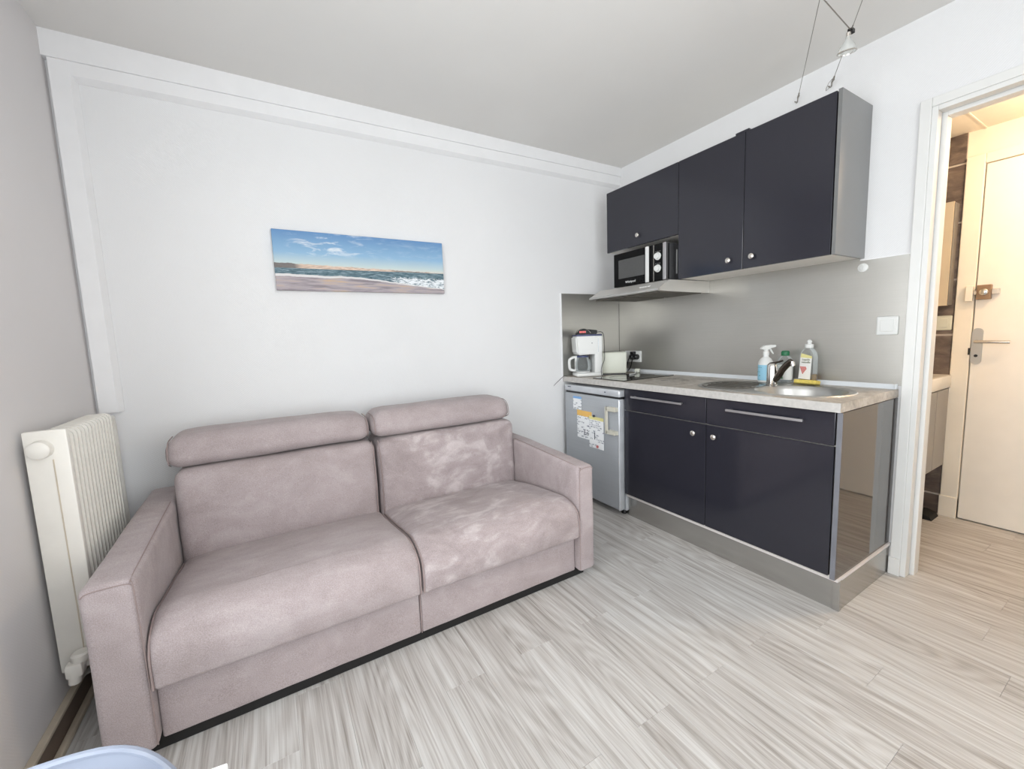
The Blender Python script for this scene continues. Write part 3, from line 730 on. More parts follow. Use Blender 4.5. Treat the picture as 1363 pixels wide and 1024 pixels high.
# ------------------------------------------------------------------ kitchenette
KE = -1.757            # end of the run
def panel_bevel(bm, *a): return box(bm, *a, 0.0015, 1)
def knob(parent, x, y, z):
    t = NB(); tube(t, [(x + 0.001, y, z), (x - 0.010, y, z), (x - 0.012, y, z), (x - 0.020, y, z), (x - 0.024, y, z)], [0.006, 0.006, 0.013, 0.014, 0.008], 18)
    return obj('knob', t, 'nickel', parent, True)
FX = -0.580
def base_unit(y0, y1, label, knob_y, by0, by1):
    u = thing('base_cabinet', label, 'cabinet', (-0.3, (y0 + y1) / 2, 0.15), 'base cabinets of the kitchenette')
    bd = NB()
    box(bd, FX + 0.019, -0.015, y1, y1 + 0.016, 0.150, 0.859); box(bd, FX + 0.019, -0.015, y0 - 0.016, y0, 0.150, 0.859)
    box(bd, FX + 0.019, -0.015, y1 + 0.016, y0 - 0.016, 0.150, 0.166); box(bd, -0.03, -0.015, y1 + 0.016, y0 - 0.016, 0.166, 0.859)
    box(bd, FX + 0.019, -0.50, y1 + 0.016, y0 - 0.016, 0.69, 0.72)
    obj('body', bd, 'cabinet_carcass', u)
    dw = obj('drawer_front', panel_bevel(NB(), FX, FX + 0.018, y1 + 0.0018, y0 - 0.0018, 0.7195, 0.857), 'cabinet_gloss', u)
    do = obj('door', panel_bevel(NB(), FX, FX + 0.018, y1 + 0.0018, y0 - 0.0018, 0.160, 0.7150), 'cabinet_gloss', u)
    knob(do, FX, knob_y, 0.660)
    t = NB(); box(t, FX - 0.030, FX - 0.020, by1, by0, 0.806, 0.818, 0.002); box(t, FX - 0.022, FX + 0.002, by0 - 0.022, by0 - 0.010, 0.808, 0.816); box(t, FX - 0.022, FX + 0.002, by1 + 0.010, by1 + 0.022, 0.808, 0.816)
    obj('bar_handle', t, 'alu_bar', dw)
base_unit(-0.602, -1.171, 'dark glossy base cabinet with drawer between the fridge and the sink cabinet', -1.105, -0.680, -1.040)
base_unit(-1.171, KE + 0.022, 'dark glossy base cabinet with drawer under the sink', -1.222, -1.290, -1.628)
ep = thing('end_panel', 'dark mirror-gloss end panel closing the base cabinets beside the doorway', 'panel', (-0.29, KE, 0.14))
obj('sheet', box(NB(), FX + 0.006, 0.0, KE, KE + 0.018, 0.1485, 0.859), 'end_panel_gloss', ep)
obj('edge_band', box(NB(), FX + 0.001, FX + 0.006, KE, KE + 0.018, 0.1485, 0.859, 0.001, 1), 'panel_edge', ep)
pk = thing('plinth', 'brushed metal plinth boards under the base cabinets', 'plinth', (-0.3, -1.2, 0))
obj('front_board', box(NB(), -0.540, -0.524, KE - 0.002, -0.600, 0, 0.138), 'plinth_metal', pk)
obj('end_board', box(NB(), -0.525, 0.0, KE - 0.004, KE + 0.012, 0, 0.138), 'plinth_metal', pk)
obj('top_strip', box(NB(), -0.562, -0.520, KE - 0.006, -0.600, 0.136, 0.149, 0.002), 'plinth_trim', pk)
obj('top_strip', box(NB(), -0.525, 0.0, KE - 0.008, KE + 0.014, 0.136, 0.148, 0.002), 'plinth_trim', pk)
obj('corner_piece', box(NB(), -0.544, -0.518, KE - 0.008, KE + 0.020, 0, 0.137, 0.003), 'plinth_metal', pk)

# worktop (with the cut-outs hidden under hob and sink)
wt = thing('worktop', 'concrete-look laminate worktop over the fridge and base cabinets', 'worktop', (-0.3, -0.88, 0.86))
SCX, SCY = -0.335, -1.490
b = NB()
hole = [(SCX + 0.190 * math.cos(2 * PI * i / 40), SCY + 0.190 * math.sin(2 * PI * i / 40)) for i in range(40)]
outer = []
X0, X1, Y0, Y1 = -0.600, -0.0005, KE, -0.0005
for h in hole:   # project the ring radially onto the rectangle Y0..-1.2
    dx, dy = h[0] - SCX, h[1] - SCY
    ts = [((X1 if dx > 0 else X0) - SCX) / dx if abs(dx) > 1e-9 else 9, ((-1.25 if dy > 0 else Y0) - SCY) / dy if abs(dy) > 1e-9 else 9]
    t = min(ts); outer.append((SCX + dx * t, SCY + dy * t))
for zt in (0.9, 0.862):
    hv = [b.verts.new((x, y, zt)) for x, y in hole]; ov = [b.verts.new((x, y, zt)) for x, y in outer]
    for i in range(40): b.faces.new((hv[i], hv[(i + 1) % 40], ov[(i + 1) % 40], ov[i]))
# corner fills between the projected points and the rectangle corners
for cx, cy in ((X0, Y0), (X1, Y0), (X0, -1.25), (X1, -1.25)):
    best = []
    for i in range(40):
        a, c = outer[i], outer[(i + 1) % 40]
        if abs(a[0] - c[0]) > 1e-6 and abs(a[1] - c[1]) > 1e-6 and min(abs(a[0] - cx), abs(c[0] - cx)) < 1e-6 and min(abs(a[1] - cy), abs(c[1] - cy)) < 1e-6: best = [a, c]
    if best:
        for zt in (0.9, 0.862): b.faces.new([b.verts.new((*q, zt)) for q in (best[0], (cx, cy), best[1])])
box(b, X0 + 0.0015, X1, -1.25, Y1, 0.862, 0.9)
box(b, X0 + 0.0015, X1, Y0, Y0 + 0.002, 0.862, 0.8998); box(b, X0 + 0.0015, X0 + 0.003, Y0, Y1, 0.862, 0.8998)
obj('slab', b, 'worktop_concrete', wt)
obj('front_edge', box(NB(), X0 - 0.001, X0 + 0.0015, Y0, Y1, 0.862, 0.9, 0.0005, 1), 'worktop_edge', wt)
t_ = NB(); prism(t_, [(-0.022, 0.9), (-0.0045, 0.9), (-0.0045, 0.922), (-0.008, 0.922), (-0.014, 0.914)], 'y', KE + 0.010, -0.0038); obj('rear_upstand', t_, 'trim_pvc', wt)
obj('end_cap', box(NB(), -0.024, -0.0045, KE + 0.002, KE + 0.010, 0.9, 0.924, 0.002), 'trim_pvc', wt)
# backsplash sheets
s1 = thing('backsplash', 'brushed metal backsplash sheet between worktop and wall cabinets', 'backsplash', (0, -0.88, 0.92))
b = NB(); box(b, -0.005, 0.0, -1.768, -0.004, 0.915, 1.514); box(b, -0.005, 0.0, -1.5855, -0.80, 1.514, 1.5265); obj('sheet', b, 'splash_metal', s1)
obj('top_edge', box(NB(), -0.006, 0.0, -1.768, -1.586, 1.514, 1.519), 'trim_white', s1)
s2 = thing('backsplash', 'narrow brushed metal side sheet behind the coffee maker', 'backsplash', (-0.3, 0, 0.90))
obj('sheet', box(NB(), -0.600, -0.005, -0.004, 0.0, 0.9, 1.521), 'splash_metal', s2)
obj('corner_joint', box(NB(), -0.0065, -0.0040, -0.0062, -0.0030, 0.922, 1.45), 'black_plastic', s2)
obj('edge_strip', box(NB(), -0.607, -0.600, -0.007, 0.0, 0.9, 1.524), 'trim_white', s2)

# fridge
fg = thing('fridge', 'silver-grey undercounter fridge at the end of the worktop', 'fridge', (-0.33, -0.325, 0))
FY0, FY1 = -0.045, -0.598
obj('body', box(NB(), -0.560, -0.04, FY1 + 0.002, FY0 - 0.005, 0.03, 0.848, 0.006), 'fridge_edge', fg)
dr_ = obj('door', box(NB(), -0.622, -0.566, FY1, FY0, 0.045, 0.788, 0.012, 3), 'fridge_silver', fg, True)
obj('door_edge', box(NB(), -0.6235, -0.580, FY1 - 0.0015, FY1 + 0.014, 0.045, 0.788, 0.007, 3), 'fridge_edge', dr_, True)
obj('top_fascia', box(NB(), -0.622, -0.556, FY1 - 0.001, FY0, 0.800, 0.846, 0.010, 3), 'fridge_edge', fg, True)
obj('gasket', box(NB(), -0.610, -0.560, FY1 + 0.006, FY0 - 0.006, 0.785, 0.803), 'black_plastic', fg)
t_ = NB(); hy0, hy1, hx = -0.500, -0.590, -0.655
box(t_, hx, hx + 0.012, hy0 - 0.022, hy0, 0.555, 0.735, 0.003); box(t_, hx, -0.618, hy1, hy0 - 0.010, 0.708, 0.735, 0.003); box(t_, hx, -0.618, hy1, hy0 - 0.010, 0.555, 0.580, 0.003)
obj('handle', t_, 'fridge_handle', dr_)
for y in (FY0 - 0.05, FY1 + 0.04):
    for x in (-0.54, -0.10): obj('foot', lathe(NB(), [(0.018, 0), (0.018, 0.02), (0.012, 0.032)], (x, y, 0), 14), 'black_plastic', fg, True)
obj('badge', box(NB(), -0.6228, -0.6215, -0.120, -0.085, 0.829, 0.835), 'ink_dark', fg)
obj('badge', box(NB(), -0.6228, -0.6215, -0.480, -0.466, 0.822, 0.828), 'ink_dark', fg)
fx = -0.6245
def flyer(label, y0, y1, z0, z1, mat, head, tilt, lay, extra=None):
    f = thing('flyer', label, 'paper', (fx, (y0 + y1) / 2, (z0 + z1) / 2), 'papers stuck on the fridge door')
    T = Matrix.Translation((0, (y0 + y1) / 2, (z0 + z1) / 2)) @ Matrix.Rotation(tilt, 4, 'X') @ Matrix.Translation((0, -(y0 + y1) / 2, -(z0 + z1) / 2))
    x = fx - lay * 0.001
    sh = obj('sheet', box(NB(), x, x + 0.0012, y1, y0, z0, z1), mat, f, T=T)
    if head: obj('header_print', box(NB(), x - 0.0003, x, y1, y0, z1 - head[1], z1), head[0], sh, T=T)
    if extra: extra(f, sh, x, T)
def ex_b(f, sh, x, T):
    text('print_mark', 'Lot', 0.05, 'ink_dark', sh, T @ face_x(x - 0.0005, -0.298, 0.515))
    text('print_mark', 'OT', 0.024, 'ink_dark', sh, T @ face_x(x - 0.0005, -0.318, 0.625))
def ex_c(f, sh, x, T):
    text('print_mark', '1', 0.075, 'ink_dark', sh, T @ face_x(x - 0.0005, -0.375, 0.508))
    t = NB(); tube(t, [(x - 0.0005, -0.372, 0.650), (x - 0.008, -0.372, 0.650)], 0.008, 12); obj('magnet', t, 'ink_dark', f)
    t = NB(); tube(t, [(x - 0.0005, -0.403, 0.440), (x - 0.006, -0.403, 0.440)], 0.010, 12); obj('magnet', t, 'magnet_red', f)
flyer('small printed card with blue header on the fridge door', -0.148, -0.240, 0.675, 0.768, 'paper_print', ('paper_blue', 0.016), 0.0, 1)
flyer('printed leaflet with orange header on the fridge door', -0.190, -0.345, 0.470, 0.672, 'paper_print_b', ('paper_orange', 0.040), 0.0, 1, ex_b)
flyer('white printed leaflet held by magnets beside the fridge handle', -0.320, -0.462, 0.425, 0.645, 'paper_print_c', ('label_yellow', 0.022), 0.0, 3, ex_c)

# wall cabinets
UX, UZ0, UZ1 = -0.313, 1.525, 2.215
def wall_unit(y0, y1, z0, label, ky, kz, side=False):
    u = thing('wall_cabinet', label, 'cabinet', (-0.15, (y0 + y1) / 2, z0), 'wall cabinets over the worktop')
    bd = NB(); xb = UX + 0.019
    box(bd, xb, -0.001, y1, y1 + 0.016, z0 + 0.002, UZ1 - 0.003); box(bd, xb, -0.001, y0 - 0.016, y0, z0 + 0.002, UZ1 - 0.003)
    box(bd, xb, -0.001, y1 + 0.016, y0 - 0.016, z0 + 0.002, z0 + 0.018); box(bd, xb, -0.001, y1 + 0.016, y0 - 0.016, UZ1 - 0.019, UZ1 - 0.003); box(bd, -0.012, -0.001, y1 + 0.016, y0 - 0.016, z0 + 0.018, UZ1 - 0.019)
    obj('body', bd, 'cabinet_carcass', u)
    d = obj('door', panel_bevel(NB(), UX, UX + 0.018, y1 + 0.0015, y0 - 0.0015, z0, UZ1), 'cabinet_gloss', u)
    knob(d, UX, ky, kz)
    return u
wall_unit(-0.190, -0.793, 1.795, 'short dark glossy wall cabinet above the microwave', -0.487, 1.858)
u2 = wall_unit(-0.793, -1.189, UZ0, 'tall dark glossy wall cabinet between the microwave and the grey end panel cabinet', -1.118, 1.580)
u3 = wall_unit(-1.189, -1.583, UZ0, 'tall dark glossy wall cabinet ending in a grey side panel', -1.242, 1.581)
obj('side_panel', box(NB(), UX + 0.002, -0.0005, -1.601, -1.586, UZ0 - 0.001, UZ1 + 0.004, 0.001, 1), 'cabinet_side_grey', u3)
obj('corner_bracket', box(NB(), -0.31, -0.24, -1.205, -1.135, UZ1, UZ1 + 0.012, 0.002), 'cabinet_gloss', u3)
obj('niche_side', box(NB(), UX + 0.03, -0.006, -0.7932, -0.788, 1.527, 1.794), 'cabinet_side_grey', u2)

# hood
hd = thing('cooker_hood', 'slim stainless cooker hood under the microwave', 'cooker hood', (-0.25, -0.5, 1.45))
HY0, HY1 = -0.203, -0.800
obj('canopy', prism(NB(), [(-0.0045, 1.449), (-0.0045, 1.524), (-0.40, 1.521), (-0.492, 1.470), (-0.496, 1.455), (-0.40, 1.452)], 'y', HY1, HY0), 'hood_steel', hd)
obj('front_lip', prism(NB(), [(-0.485, 1.4515), (-0.490, 1.470), (-0.500, 1.468), (-0.503, 1.455), (-0.498, 1.4515)], 'y', HY1 - 0.001, HY0 + 0.001), 'steel', hd)
for y in (-0.225, -0.515): obj('filter', box(NB(), -0.46, -0.06, y - 0.265, y, 1.445, 1.4525, 0.002), 'filter_grey', hd)
for k in range(4):
    y = -0.625 - k * 0.022; T = Matrix.Translation((-0.452, y, 1.4925)) @ Matrix.Rotation(-0.52, 4, 'Y')
    obj('button', box(NB(), -0.006, 0.006, -0.007, 0.007, -0.002, 0.003, 0.001), 'white_plastic', hd, T=T)
# microwave
mw = thing('microwave', 'small black and silver microwave in the niche on the cooker hood', 'microwave', (-0.17, -0.50, 1.527))
MY0, MY1, MZ0, MZ1 = -0.277, -0.722, 1.535, 1.765
obj('body', box(NB(), -0.318, -0.02, MY1, MY0, MZ0, MZ1, 0.004), 'mw_side', mw)
md = obj('door', box(NB(), -0.333, -0.318, -0.600, MY0, MZ0, MZ1, 0.003), 'mw_black', mw)
obj('window', box(NB(), -0.3345, -0.330, -0.552, -0.322, MZ0 + 0.055, MZ1 - 0.047, 0.001, 1), 'mw_window', md)
obj('door_bar', box(NB(), -0.338, -0.330, -0.590, -0.562, MZ0, MZ1, 0.003), 'white_plastic', md)
cp = obj('control_panel', box(NB(), -0.333, -0.318, -0.700, -0.602, MZ0, MZ1, 0.003), 'mw_black', mw)
obj('panel_line', box(NB(), -0.3345, -0.332, -0.630, -0.627, MZ0, MZ1), 'nickel', cp)
obj('edge_trim', box(NB(), -0.336, -0.30, MY1, -0.698, MZ0, MZ1, 0.003), 'alu_bar', mw)
for z in (1.688, 1.612):
    t_ = NB(); tube(t_, [(-0.331, -0.660, z), (-0.336, -0.660, z), (-0.337, -0.660, z), (-0.350, -0.660, z), (-0.353, -0.660, z)], [0.024, 0.024, 0.019, 0.018, 0.015], 22); obj('dial', t_, 'white_plastic', cp, True)
text('logo', 'Whirlpool', 0.022, 'ink_white', md, face_x(-0.3336, -0.432, MZ0 + 0.026))
for k in range(2):
    text('dial_print', '. . . . .', 0.018, 'ink_white', cp, face_x(-0.3335, -0.660, 1.722 - k * 0.075))
for y in (MY0 - 0.04, MY1 + 0.04):
    for x in (-0.29, -0.06): obj('foot', lathe(NB(), [(0.012, 1.5212), (0.012, MZ0 + 0.002)], (x, y, 0), 12), 'black_plastic', mw)
obj('side_vent', box(NB(), -0.235, -0.225, MY1 - 0.0015, MY1 + 0.002, MZ0 + 0.04, MZ1 - 0.04), 'white_plastic', mw)

# hob
hb = thing('glass_hob', 'black glass two-zone hob set in the worktop', 'hob', (-0.32, -0.45, 0.9))
obj('glass', box(NB(), -0.570, -0.080, -0.592, -0.300, 0.8985, 0.9055, 0.002), 'glass_black', hb)
for x, r in ((-0.43, 0.09), (-0.21, 0.07)):
    t_ = NB(); tube(t_, [(x + r * math.cos(2 * PI * i / 40), -0.446 + r * math.sin(2 * PI * i / 40), 0.9052) for i in range(40)], 0.0012, 6, True); obj('zone_ring', t_, 'hob_mark', hb)
# sink with drainer
sk = thing('sink', 'round stainless steel sink with ribbed drainer beside it', 'sink', (SCX, -1.35, 0.9))
b = NB()
def stad(r, y0, y1, n=20):
    return [(SCX + r * math.cos(PI * i / n), y0 + r * math.sin(PI * i / n)) for i in range(n + 1)] + [(SCX + r * math.cos(PI + PI * i / n), y1 + r * math.sin(PI + PI * i / n)) for i in range(n + 1)]
YA, YB = -1.215, SCY
def loops(bm, rings):
    L = [[bm.verts.new((x, y, z)) for x, y in pts] for pts, z in rings]
    for a, c in zip(L, L[1:]):
        n = len(a)
        for i in range(n): bm.faces.new((a[i], a[(i + 1) % n], c[(i + 1) % n], c[i]))
    return L
# rim outline, then a deck with the bowl sunk in it
rimpts = stad(0.218, YA, YB); rim2 = stad(0.210, YA, YB); deck = stad(0.200, YA, YB)
L = loops(b, [(rimpts, 0.9002), (stad(0.214, YA, YB), 0.9045), (rim2, 0.9045), (deck, 0.902)])
bowl = [(SCX + 0.186 * math.cos(2 * PI * i / 42), SCY + 0.186 * math.sin(2 * PI * i / 42)) for i in range(42)]
bv = [b.verts.new((x, y, 0.902)) for x, y in bowl]
# stitch deck to bowl ring by matching angular order
dv = L[-1]
for i in range(42): b.faces.new((dv[i], dv[(i + 1) % 42], bv[(i + 1) % 42], bv[i]))
prev = bv
for r, z in ((0.182, 0.897), (0.176, 0.880), (0.158, 0.80), (0.140, 0.765), (0.10, 0.752), (0.03, 0.748)):
    cur = [b.verts.new((SCX + r * math.cos(2 * PI * i / 42), SCY + r * math.sin(2 * PI * i / 42), z)) for i in range(42)]
    for i in range(42): b.faces.new((prev[i], prev[(i + 1) % 42], cur[(i + 1) % 42], cur[i]))
    prev = cur
b.faces.new(prev)
obj('basin', b, 'steel', sk, True)
t_ = NB(); lathe(t_, [(0.03, 0.7485), (0.028, 0.752), (0.02, 0.750)], (SCX, SCY, 0), 20); obj('drain', t_, 'chrome', sk, True)
DCY = -1.165
def low(z, f): return Matrix.Translation((0, 0, z)) @ Matrix.Diagonal((1, 1, f, 1)) @ Matrix.Translation((0, 0, -z))
t_ = NB(); tube(t_, [(SCX + 0.165 * math.cos(a), DCY + 0.140 * math.sin(a), 0.9035) for a in [2 * PI * i / 48 for i in range(48)]], 0.0050, 6, True); obj('drainer_edge', t_, 'steel_reflect_dark', sk, True, T=low(0.9035, 0.5))
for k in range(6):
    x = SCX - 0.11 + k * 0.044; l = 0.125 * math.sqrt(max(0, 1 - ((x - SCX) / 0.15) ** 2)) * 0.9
    t_ = NB(); tube(t_, [(x, DCY - l, 0.9035), (x, DCY + l, 0.9035)], 0.006, 8); obj('drainer_rib', t_, 'steel_reflect_dark', sk, True, T=low(0.9035, 0.45))
# mixer tap
fc = thing('mixer_tap', 'chrome single-lever mixer tap on the sink deck', 'tap', (-0.228, -1.312, 0.9))
TX, TY = -0.228, -1.312
obj('body', lathe(NB(), [(0.029, 0.901), (0.029, 0.906), (0.0245, 0.910), (0.0245, 0.995), (0.023, 1.012), (0.017, 1.020), (0.001, 1.022)], (TX, TY, 0), 26), 'chrome', fc, True)
sd = Vector((-0.15, -0.98, 0)).normalized()
t_ = NB()
sp_ = [Vector((TX, TY, 0.925)) + sd * 0.005, Vector((TX, TY, 0.950)) + sd * 0.030, Vector((TX, TY, 0.990)) + sd * 0.055, Vector((TX, TY, 1.024)) + sd * 0.085, Vector((TX, TY, 1.036)) + sd * 0.100]
tube(t_, curve_pts(sp_, 20), [0.017] * 9 + [0.016] * 6 + [0.015] * 6, 14); obj('spout', t_, 'chrome_shaded', fc, True)
t_ = NB(); e = Vector((TX, TY, 1.033)) + sd * 0.102; tube(t_, [e, e + Vector((0, 0, -0.022)) + sd * 0.006], 0.010, 14); obj('aerator', t_, 'chrome', fc, True)
t_ = NB(); tube(t_, [Vector((TX, TY, 1.016)) - sd * 0.012, Vector((TX, TY, 1.026)) + sd * 0.025, Vector((TX, TY, 1.036)) + sd * 0.055], [0.008, 0.006, 0.005], 10); obj('lever', t_, 'chrome_shaded', fc, True)

# bottles behind the sink
sb = thing('spray_bottle', 'white trigger spray bottle with light blue label behind the sink', 'spray bottle', (-0.118, -1.222, 0.9))
bx, by = -0.118, -1.222
bo = obj('bottle', lathe(NB(), [(0.034, 0), (0.037, 0.004), (0.037, 0.10), (0.035, 0.115), (0.026, 0.132), (0.014, 0.142), (0.013, 0.152)], (bx, by, 0.9045), 28), 'white_plastic', sb, True)
obj('label', lathe(NB(), [(0.0374, 0.012), (0.0374, 0.098)], (bx, by, 0.9045), 28, cap=False), 'label_blue', sb)
T = rotz((bx, by, 0.9), -0.42)
for k, (s_, z, y) in enumerate((('~ ~ ~', 0.085, 0), ('::: ::', 0.060, 0.005), ('*', 0.035, -0.004), ('... .', 0.020, 0.0))):
    text('label_print', s_, 0.016, 'ink_green', sb, T @ face_x(bx - 0.0385, by + y, 0.9045 + z))
t_ = NB(); lathe(t_, [(0.015, 0.150), (0.015, 0.170), (0.011, 0.174), (0.011, 0.186)], (bx, by, 0.9045), 20); obj('collar', t_, 'white_plastic', sb, True)
dv_ = RIGHT.copy(); dv_.z = 0; dv_.normalize(); a_ = math.atan2(dv_.y, dv_.x)
Tsp = Matrix.Translation((bx, by, 0.9045)) @ Matrix.Rotation(a_, 4, 'Z')
t_ = NB(); prism(t_, [(-0.030, 0.186), (-0.026, 0.196), (-0.010, 0.206), (0.030, 0.208), (0.044, 0.207), (0.044, 0.194), (0.018, 0.192), (0.012, 0.182), (-0.012, 0.182)], 'y', -0.011, 0.011)
bmesh.ops.bevel(t_, geom=t_.edges[:], offset=0.002, segments=1, affect='EDGES'); obj('spray_head', t_, 'white_plastic', sb, T=Tsp)
t_ = NB(); tube(t_, [(0.018, 0, 0.194), (0.028, 0, 0.176), (0.040, 0, 0.158)], [0.005, 0.005, 0.0035], 8); obj('trigger', t_, 'white_plastic', sb, True, T=Tsp)
t_ = NB(); tube(t_, [(0.044, 0, 0.2005), (0.052, 0, 0.2005)], 0.007, 10); obj('nozzle', t_, 'white_plastic', sb, T=Tsp)

gb = thing('soap_bottle', 'small clear bottle with dark green cap behind the tap', 'bottle', (-0.068, -1.318, 0.9))
gx, gy = -0.068, -1.298
obj('bottle', lathe(NB(), [(0.034, 0.001), (0.040, 0.006), (0.041, 0.10), (0.038, 0.125), (0.028, 0.145), (0.015, 0.154), (0.014, 0.158)], (gx, gy, 0.9), 28, 0.75, 1.0), 'clear_plastic', gb, True)
obj('label', lathe(NB(), [(0.0375, 0.02), (0.0375, 0.10)], (gx, gy, 0.9), 28, 0.75, 1.0, False), 'label_white', gb)
for q in range(3): obj('label_print', box(NB(), gx - 0.0300, gx - 0.0270, gy - 0.012 + q * 0.009, gy - 0.006 + q * 0.009, 0.926 + 0.002 * q, 0.938), 'ink_green', gb, T=rotz((gx, gy, 0.9), -0.3))
t_ = NB(); lathe(t_, [(0.019, 0.152), (0.020, 0.154), (0.020, 0.172), (0.016, 0.178), (0.001, 0.180)], (gx, gy, 0.9), 22); obj('cap', t_, 'cap_green', gb, True)

db = thing('dish_soap_bottle', 'large clear dish soap bottle with white push cap and pictured label', 'bottle', (-0.052, -1.420, 0.9))
dx_, dy_ = -0.052, -1.405
Tb = rotz((dx_, dy_, 0.9), -0.25)
obj('bottle', lathe(NB(), [(0.040, 0.001), (0.046, 0.006), (0.047, 0.02), (0.047, 0.145), (0.042, 0.168), (0.030, 0.186), (0.015, 0.196), (0.0135, 0.200)], (dx_, dy_, 0.9), 32, 0.50, 1.0), 'clear_plastic', db, True, T=Tb)
obj('liquid', lathe(NB(), [(0.038, 0.004), (0.043, 0.008), (0.044, 0.056), (0.001, 0.0565)], (dx_, dy_, 0.9), 28, 0.48, 1.0), 'amber_liquid', db, True, T=Tb)
lab = obj('label', prism(NB(), [(dy_ + 0.034, 0.930), (dy_ - 0.030, 0.928), (dy_ - 0.036, 1.050), (dy_ + 0.024, 1.055)], 'x', dx_ - 0.0262, dx_ - 0.0250), 'label_white', db, T=Tb)
obj('label_band', prism(NB(), [(dy_ + 0.0245, 1.044), (dy_ - 0.036, 1.040), (dy_ - 0.036, 1.052), (dy_ + 0.022, 1.066)], 'x', dx_ - 0.0264, dx_ - 0.0252), 'label_yellow', lab, T=Tb)
for s_, z, mt in (('Liquide', 1.033, 'ink_olive'), ('vaisselle', 1.019, 'ink_olive')):
    text('label_print', s_, 0.0145 if z > 1.01 else 0.009, mt, lab, Tb @ face_x(dx_ - 0.0268, dy_ - 0.006, z))
t_ = NB()
for r_, c_ in enumerate((4, 4, 3, 2, 1)):
    for q in range(c_):
        yy = dy_ + 0.022 - q * 0.0085 - r_ * 0.003; zz = 0.992 - r_ * 0.0078
        tube(t_, [(dx_ - 0.0260, yy, zz), (dx_ - 0.0272, yy, zz)], 0.0038, 8)
obj('label_picture', t_, 'ink_red', lab, T=Tb)
t_ = NB(); lathe(t_, [(0.019, 0.194), (0.020, 0.197), (0.019, 0.213), (0.010, 0.216), (0.008, 0.222), (0.011, 0.224), (0.011, 0.230), (0.006, 0.236), (0.001, 0.238)], (dx_, dy_, 0.9), 22); obj('push_cap', t_, 'white_plastic', db, True)
sg = thing('sponge', 'yellow washing-up sponge lying in front of the dish soap bottle', 'sponge', (-0.11, -1.43, 0.9))
Ts = rotz((-0.105, -1.425, 0.9), -0.12) @ Matrix.Translation((-0.082, 0, 0.9005)) @ Matrix.Rotation(0.14, 4, 'Y') @ Matrix.Translation((0.082, 0, -0.9005))      # leans on the sink rim
obj('foam', box(NB(), -0.128, -0.082, -1.475, -1.368, 0.906, 0.925, 0.004), 'sponge_yellow', sg, T=Ts)
obj('scouring_pad', box(NB(), -0.128, -0.082, -1.475, -1.368, 0.9005, 0.9065, 0.002), 'sponge_pad', sg, T=Ts)

# coffee maker
cx, cy = -0.470, -0.128
cm = thing('coffee_maker', 'white filter coffee maker with glass jug in the worktop corner', 'coffee maker', (cx, cy, 0.9))
Tc = Matrix.Translation((cx, cy, 0.9)) @ Matrix.Rotation(math.radians(-26), 4, 'Z')     # local -x is the front with the jug handle, local +x the tank
obj('base', box(box(NB(), -0.095, 0.10, -0.075, 0.075, 0.001, 0.030, 0.012, 3), -0.10, -0.02, -0.06, 0.06, 0.001, 0.026, 0.012, 3), 'white_plastic', cm, True, T=Tc)
obj('tank_column', box(NB(), 0.040, 0.100, -0.072, 0.072, 0.025, 0.300, 0.010, 3), 'white_plastic', cm, True, T=Tc)
hs = NB(); prism(hs, [(-0.100, 0.298), (0.102, 0.302), (0.102, 0.170), (0.040, 0.165), (-0.080, 0.160), (-0.092, 0.172)], 'y', -0.075, 0.075)
bmesh.ops.bevel(hs, geom=hs.edges[:], offset=0.010, segments=2, affect='EDGES'); hso = obj('brew_housing', hs, 'white_plastic', cm, True, T=Tc)
obj('lid', box(NB(), -0.092, 0.098, -0.070, 0.070, 0.298, 0.310, 0.004), 'coffee_navy', cm, True, T=Tc)
obj('level_window', box(NB(), 0.064, 0.070, -0.0765, -0.074, 0.18, 0.28), 'fridge_edge', hso, T=Tc)
text('logo', '\u2022', 0.03, 'ink_dark', hso, Tc @ Matrix.Translation((0.020, -0.0757, 0.245)) @ Matrix.Rotation(PI / 2, 4, 'X'))
t_ = NB(); lathe(t_, [(0.045, 0), (0.052, 0.006), (0.060, 0.035), (0.058, 0.075), (0.046, 0.105), (0.044, 0.118)], (-0.032, 0, 0.031), 28); jg = obj('glass_jug', t_, 'carafe_glass', cm, True, T=Tc)
t_ = NB(); lathe(t_, [(0.047, 0.112), (0.047, 0.122), (0.030, 0.128), (0.001, 0.129)], (-0.032, 0, 0.031), 24); obj('jug_lid', t_, 'coffee_navy', jg, True, T=Tc)
obj('jug_base_ring', lathe(NB(), [(0.050, 0.0), (0.054, 0.001), (0.054, 0.007), (0.050, 0.008)], (-0.032, 0, 0.031), 24), 'white_plastic', jg, True, T=Tc)
t_ = NB(); tube(t_, curve_pts([(-0.075, 0, 0.146), (-0.105, 0, 0.142), (-0.130, 0, 0.125), (-0.133, 0, 0.085), (-0.126, 0, 0.055), (-0.100, 0, 0.046), (-0.086, 0, 0.050)], 36), 0.0105, 10); box(t_, -0.092, -0.074, -0.012, 0.012, 0.045, 0.150, 0.004); obj('jug_handle', t_, 'white_plastic', jg, True, T=Tc)
